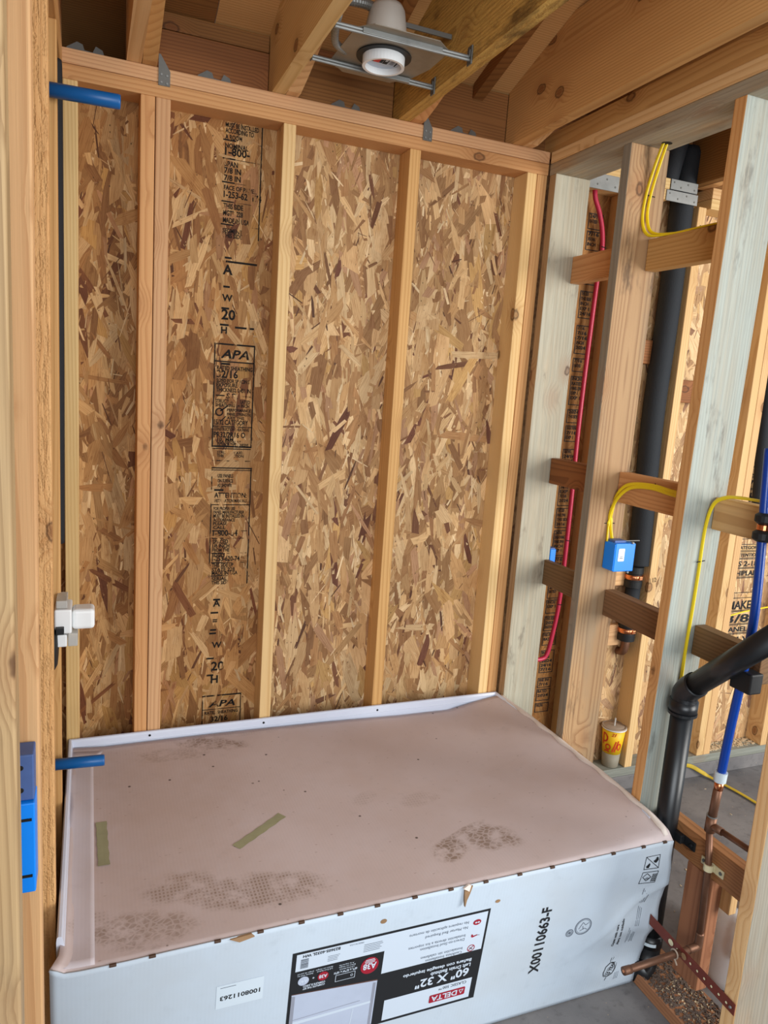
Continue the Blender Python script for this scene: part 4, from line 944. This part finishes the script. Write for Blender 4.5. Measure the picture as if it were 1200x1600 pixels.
bm = bmesh.new(); add_tube(bm, [(XP-.02, -1.013, .220), (1.338, -1.018, .217)], .0092, 18); add_lathe(bm, [(.0105, 0), (.0105, .022)], (1.332, -1.018, .217), 18, 'X'); obj('stub_out', bm, M_copper, wp, smooth=True)
bm = bmesh.new(); add_lathe(bm, [(.004, -.0006), (.0045, .001)], (1.332, -1.018, .217), 12, 'X'); obj('end_dimple', bm, M_copbr, wp)
bm = bmesh.new(); add_lathe(bm, [(.0115, -.009), (.0125, -.008), (.0125, .008), (.0115, .009)], (XP, -1.0055, .452), 22); add_box(bm, 1.5955, 1.5995, -1.045, -.97, .440, .462, .001); add_box(bm, 1.594, 1.599, -1.016, -.996, .443, .459, .001); o_ = obj('pipe_clamp', bm, M_cream, wp)
for y in (-1.036, -.979):
    bm = bmesh.new(); add_lathe(bm, [(.005, 0), (.0045, -.002)], (1.5954, y, .452), 10, 'X'); obj('clamp_screw', bm, M_galvd, o_)
# black pads with copper band, and pipe collar
for (z0, z1) in ((1.335, 1.362), (1.378, 1.405)):
    bm = bmesh.new(); add_lathe(bm, [(.015, z0), (.023, z0+.006), (.023, z1-.006), (.015, z1)], (XP, -1.0085+.02*(z0 < 1.35)*0, 0), 18); obj('rubber_pad', bm, M_rub, wp)
bm = bmesh.new(); add_lathe(bm, [(.0145, 1.362), (.016, 1.364), (.016, 1.376), (.0145, 1.378)], (XP, -1.0085, 0), 18); obj('band', bm, M_copbr, wp)
bm = bmesh.new(); add_box(bm, XP-.012, XP+.030, -1.052, -.990, .955, 1.008, .004); obj('rubber_pad', bm, M_rub, wp)

# ---- perforated strap
ps = empty('perforated_strap', (1.521, -1.06, .22), 'reddish perforated metal strap nailed across the low stud bay', 'strap')
bm = bmesh.new(); A_ = Vector((1.519, -.90, .231)); B_ = Vector((1.519, -1.197, .212)); n_ = 24; w_ = .0155; g = []
for i in range(n_+1):
    q = A_+(B_-A_)*i/n_; g.append([bm.verts.new((q.x, q.y, q.z+s_*w_)) for s_ in (-1, 1)])
for P_, Q_ in zip(g, g[1:]): bm.faces.new((P_[0], P_[1], Q_[1], Q_[0]))
o_ = obj('band', bm, M_strap, ps); o_.modifiers.new('thickness', 'SOLIDIFY').thickness = .0015
Pq = Print(lambda a, b, l: (1.5178-l, a, b))
for k in range(9):
    t0 = .28+.08*k; q = A_+(B_-A_)*t0
    if k in (0, 2): Pq.disc((q.y, q.z), .009, .0085, M_tear if k else M_cream)
    else: Pq.disc((q.y, q.z), .0032, .0032, M_cream)
Pq.build('perforation', ps)
bm = bmesh.new(); add_lathe(bm, [(.004, 0), (.003, -.003)], (1.5175, -1.186, .2125), 10, 'X'); obj('nail_head', bm, M_galv, ps)
# white tie round the stub
t_ = empty('wire_tie', (1.50, -1.013, .22), 'white tie wrapped round the copper stub at the strap', 'tie')
bm = bmesh.new(); add_tube(bm, [(1.503, -1.013+.0115*math.cos(a), .2195+.0115*math.sin(a)) for a in [2*PI*k/20 for k in range(20)]]+[(1.505,-1.016,.203),(1.509,-1.02,.190)], .0022, 8); obj('loop', bm, M_lid, t_)

# ---- jug and white sheet beyond the wall
jg = empty('plastic_jug', (1.80, -.93, 0), 'white plastic jug standing on the slab behind the low block', 'jug')
bm = bmesh.new(); add_lathe(bm, [(.060,.0),(.072,.006),(.075,.03),(.075,.17),(.070,.20),(.050,.232),(.034,.245),(.030,.248)], (1.815, -.945, .002), 32); obj('body', bm, M_white, jg, smooth=True)
bm = bmesh.new(); add_lathe(bm, [(.034,.246),(.036,.25),(.036,.275),(.033,.278),(.01,.279)], (1.815, -.945, .002), 28); obj('cap', bm, M_lid, jg, smooth=True)
bm = bmesh.new(); add_tube(bm, smooth_path([(1.765,-.985,.235),(1.745,-1.005,.22),(1.737,-1.012,.17),(1.745,-1.0,.13)], 6), .011, 12); obj('handle', bm, M_lid, jg, smooth=True)
ws = empty('foam_sheet', (1.93, -.9, 0), 'bright white sheet standing behind the jug', 'sheet')
obj('sheet', box_bm(1.93, 1.95, -1.10, -.74, .0, .19, .002), M_sheetw, ws)
obj('label_strip', box_bm(1.9285, 1.9295, -1.05, -.80, .05, .07), M_lgrey, ws)

# ---- paper cup
cp = empty('paper_cup', (2.147, .040, .105), 'yellow paper drink cup with red lettering, lid and straw standing on the sill plate', 'cup')
bm = bmesh.new(); C0 = (2.147, .040, .1055); KC = 1.09
add_lathe(bm, [(0.0327, 0.0000), (0.0343, 0.0022), (0.0387, 0.0632)], C0, 36); obj('sleeve', bm, M_cupg, cp, smooth=True)
bm = bmesh.new(); add_lathe(bm, [(0.0384, 0.0632), (0.0485, 0.1744)], C0, 36); obj('cup_body', bm, M_cupy, cp, smooth=True)
bm = bmesh.new(); add_lathe(bm, [(0.0501, 0.1722), (0.0518, 0.1744), (0.0518, 0.1799), (0.0480, 0.1820), (0.0452, 0.1777), (0.0414, 0.1809), (0.0109, 0.1820)], C0, 36); obj('lid', bm, M_lid, cp, smooth=True)
bm = bmesh.new(); add_lathe(bm, [(0.0496, 0.1706), (0.0523, 0.1717), (0.0525, 0.1755), (0.0504, 0.1771)], C0, 36, cap=False); obj('lid_rim', bm, M_white, cp, smooth=True)
bm = bmesh.new(); add_tube(bm, [(2.144, .037, .282), (2.142, .033, .322)], .0034, 10); obj('straw', bm, M_straw, cp)
A0 = math.atan2(-2.33, -2.05)
def cup_fm(a, b, l):
    r_ = (.0352+(.0445-.0352)*(b-.058)/.102)*KC+.0006+l; th = A0+a/.044
    return (C0[0]+r_*math.cos(th), C0[1]+r_*math.sin(th), C0[2]+b*KC)
P = Print(cup_fm)
def arc(c, ra, rb, a0, a1, w, n=14):
    q = [(c[0]+ra*math.cos(a0+(a1-a0)*k/n), c[1]+rb*math.sin(a0+(a1-a0)*k/n)) for k in range(n+1)]
    for u, v in zip(q, q[1:]): P.seg(u, v, w, M_inkred)
arc((-.037,.124), .016, .017, -1.9, 1.9, .0065); P.seg((-.043,.094),(-.040,.141),.006,M_inkred)
arc((-.017,.088), .0105, .0105, 0, 2*PI, .0055)
P.seg((.003,.070),(.016,.116),.0055,M_inkred); P.seg((.013,.071),(.026,.119),.0055,M_inkred); arc((.032,.093), .008, .013, 0, 2*PI, .005)
arc((-.022,.066), .010, .006, 0, PI, .0055)
P.text('21', -.006, .137, .013, M_inkred, bold=True, shear=.3)
P.build('lettering', cp)

# ---- yellow cables
def cable(pts, label, staples=(), m=M_yel, group='yellow electric cables', wide=.0058, thin=.0032, ref=(0,1,0)):
    t_ = empty('electric_cable', pts[-1], label, 'cable', group); bm = bmesh.new()
    add_tube(bm, smooth_path(pts, 8), 1, 12, True, (wide, thin, ref)); obj('sheath', bm, m, t_, smooth=True)
    for s_ in staples:
        bm = bmesh.new(); add_tube(bm, [Vector(s_[0]), Vector(s_[1])], .0014, 6); obj('staple', bm, M_dark, t_)
XL = 1.612
cable([(1.618,-.462,2.402),(1.618,-.455,2.385),(1.612,-.440,2.32),(1.606,-.428,2.25),(1.606,-.4255,2.19),(1.612,-.447,2.145),(1.632,-.51,2.1355),(1.640,-.60,2.1355),(1.642,-.70,2.1355),(1.642,-.79,2.1355)],
      'yellow cable dropping from the top plate to the upper block, right strand of the loop', [((1.594,-.4265,2.252),(1.624,-.4265,2.25)),((1.636,-.612,2.141),(1.630,-.624,2.12))])
cable([(1.605,-.468,2.402),(1.605,-.455,2.385),(1.598,-.437,2.32),(1.591,-.426,2.25),(1.590,-.4245,2.18),(1.600,-.447,2.136),(1.625,-.51,2.1335),(1.630,-.60,2.1345),(1.632,-.70,2.1345),(1.632,-.79,2.1345)],
      'yellow cable dropping from the top plate to the upper block, left strand of the loop')
cable([(1.617,-.80,1.403),(1.617,-.671,1.403),(1.616,-.579,1.408),(1.614,-.483,1.396),(1.612,-.440,1.362),(1.610,-.4265,1.31),(1.611,-.425,1.26),(1.614,-.435,1.215)],
      'yellow cable arching over the middle block into the blue box, upper strand', [((1.6160,-.592,1.416),(1.6160,-.604,1.396)),((1.590,-.4215,1.262),(1.628,-.4215,1.262))], ref=(0,0,1))
cable([(1.6165,-.80,1.396),(1.6165,-.671,1.394),(1.6155,-.579,1.400),(1.6125,-.495,1.388),(1.606,-.450,1.350),(1.602,-.428,1.30),(1.602,-.425,1.25),(1.600,-.430,1.205)],
      'yellow cable arching over the middle block into the blue box, lower strand', ref=(0,0,1))
cable([(1.616,-1.156,1.430),(1.616,-1.0,1.427),(1.612,-.905,1.425),(1.606,-.862,1.418),(1.604,-.828,1.393),(1.601,-.8152,1.324),(1.602,-.8128,1.20),(1.6015,-.8111,1.094),(1.600,-.8093,.985),(1.601,-.8075,.86),(1.601,-.8035,.6)],
      'yellow cable curving off the right block and running down the grey stud', [((1.588,-.8168,1.234),(1.615,-.8168,1.238))])
cable([(2.40,-.010,.085),(2.50,-.010,.078),(2.56,-.010,.066),(2.62,-.018,.034),(2.66,-.040,.012),(2.689,-.152,.008),(2.697,-.231,.008),(2.71,-.40,.008)], 'dusty yellow cable lying on the slab in the next room', m=M_yeldusty, ref=(1,0,0), wide=.009)
cable([(2.72,.055,.735),(2.80,.045,.755),(2.90,.04,.768),(2.98,.04,.775)], 'thin yellow cable tip crossing the printed sheathing in the next room', wide=.004)

# ---- recessed light
rl = empty('recessed_light', (.77, -.35, 2.455), 'recessed ceiling light can on two metal hanger bars between joists', 'light')
LC = (.770, -.352)
def annulus(bm, c, z, r0, r1, h, n_=40):
    add_lathe(bm, [(r0, z), (r1, z), (r1, z+h), (r0, z+h), (r0, z)], (c[0], c[1], 0), n_, cap=False)
bm = bmesh.new(); annulus(bm, LC, 2.452, .047, .0545, .030); o_ = obj('trim_ring', bm, M_white, rl, smooth=False)
bm = bmesh.new(); annulus(bm, LC, 2.475, .0545, .0710, .003); obj('gasket', bm, M_rub, rl)
bm = bmesh.new(); add_lathe(bm, [(.0475, 2.454), (.0475, 2.49), (.04, 2.52), (.001, 2.525)], (LC[0], LC[1], 0), 36, cap=False); obj('inner_can', bm, M_galv, rl, smooth=True)
P = Print(lambda a, b, l: (a-.022, b-.090, 2.468-l))
P.disc((.792, -.262), .0465, .0465, M_lw, 0)
P.rect(.755, -.280, .792, -.248, M_ink, .0006); P.rect(.768, -.280, .784, -.248, M_inkred, .001); P.rect(.793, -.280, .806, -.246, M_ink, .0006); P.rect(.796, -.274, .803, -.262, M_lw, .001)
for k in range(4): P.rect(.811, -.274+k*.007, .822, -.271+k*.007, M_inkg, .0006)
P.seg((.828,-.282),(.828,-.244),.0035,M_ink,.0006)
P.build('lamp_label', rl)
bm = bmesh.new(); add_prism(bm, [(.655,-.255),(.705,-.205),(.845,-.205),(.885,-.26),(.905,-.34),(.905,-.46),(.86,-.50),(.69,-.50),(.655,-.46)], 2.4785, 2.4805, 'Z'); obj('mounting_pan', bm, M_panw, rl)
bm = bmesh.new(); add_lathe(bm, [(.058, 2.481), (.057, 2.50), (.052, 2.55), (.046, 2.585), (.038, 2.598), (.001, 2.600)], (.772, -.350, 0), 36, cap=False); obj('housing', bm, M_can, rl, smooth=True)
for (y0, y1, za, zd) in ((-.467, -.470, 2.468, .0), (-.272, -.252, 2.466, -.004)):
    bm = bmesh.new(); A_ = Vector((.600, y0, za)); B_ = Vector((.957, y1, za-zd))
    for d in (0, 1): add_tube(bm, [A_+Vector((0,0,.007*d)), B_+Vector((0,0,.007*d))], .0042, 8)
    add_box(bm, .67, .88, (y0+y1)/2-.006, (y0+y1)/2+.006, za-.001, za+.011, .001); o_ = obj('hanger_bar', bm, M_galv, rl)
    bm = bmesh.new(); add_box(bm, .9555, .9595, y1-.012, y1+.012, za-.012, za+.032, .001); add_box(bm, .9525, .9555, y1-.007, y1+.007, za+.004, za+.022, .001); obj('bar_foot', bm, M_galvd, o_)
    bm = bmesh.new(); add_box(bm, .5990, .6015, y0-.010, y0+.010, za-.004, za+.018, .001); obj('bar_foot', bm, M_galvd, o_)
def flex(pts, r=.011):
    bm = bmesh.new(); P_ = smooth_path(pts, 14); add_tube(bm, P_, [r*(1+.12*(i % 2)) for i in range(len(P_))], 12); return obj('flex_conduit', bm, M_galv, rl)
flex([(.610,-.37,2.545),(.650,-.36,2.578),(.705,-.352,2.588),(.735,-.35,2.585)]); flex([(.612,-.46,2.50),(.618,-.42,2.49),(.640,-.35,2.484),(.68,-.31,2.486)], .009)
bm = bmesh.new(); add_box(bm, .815, .958, -.352, -.346, 2.560, 2.572, .001); obj('perforated_bar', bm, M_galvd, rl)

# ---- loose bits
def scatter(name, label, cat, n, area_, m, smin, smax, z0, seed):
    rg = random.Random(seed); bm = bmesh.new()
    for i in range(n):
        x, y = rg.uniform(area_[0], area_[1]), rg.uniform(area_[2], area_[3]); L = rg.uniform(smin, smax); w = L*rg.uniform(.2, .6); a = rg.uniform(0, PI); h = rg.uniform(.001, .004)
        c, s_ = math.cos(a), math.sin(a); pts = [(x+u*c-v*s_, y+u*s_+v*c) for u, v in ((-L/2,-w/2),(L/2,-w/3),(L/2,w/2),(-L/3,w/2))]
        add_prism(bm, pts, z0, z0+h, 'Z')
    o_ = obj(name, bm, m); tag(o_, label, cat, kind='stuff'); return o_
scatter('wood_shavings', 'pale wood shavings strewn on the right wall sill plate', 'shavings', 220, (1.535, 1.655, -1.15, -.93), M_shav, .002, .007, .0382, 1)
scatter('sawdust', 'brown sawdust and chips along the right wall sill plate', 'sawdust', 1100, (1.530, 1.66, -1.155, -.87), M_shavd, .004, .012, .0381, 2)
scatter('wood_chips', 'heap of tan chips on the sill plate in the next room corner', 'chips', 240, (2.68, 2.98, .02, .085), M_shav, .006, .02, .1055, 3)
scatter('debris', 'small pale crumbs scattered on the concrete beyond the right wall', 'debris', 60, (1.70, 2.6, -1.2, -.05), M_shav, .003, .012, .0005, 4)
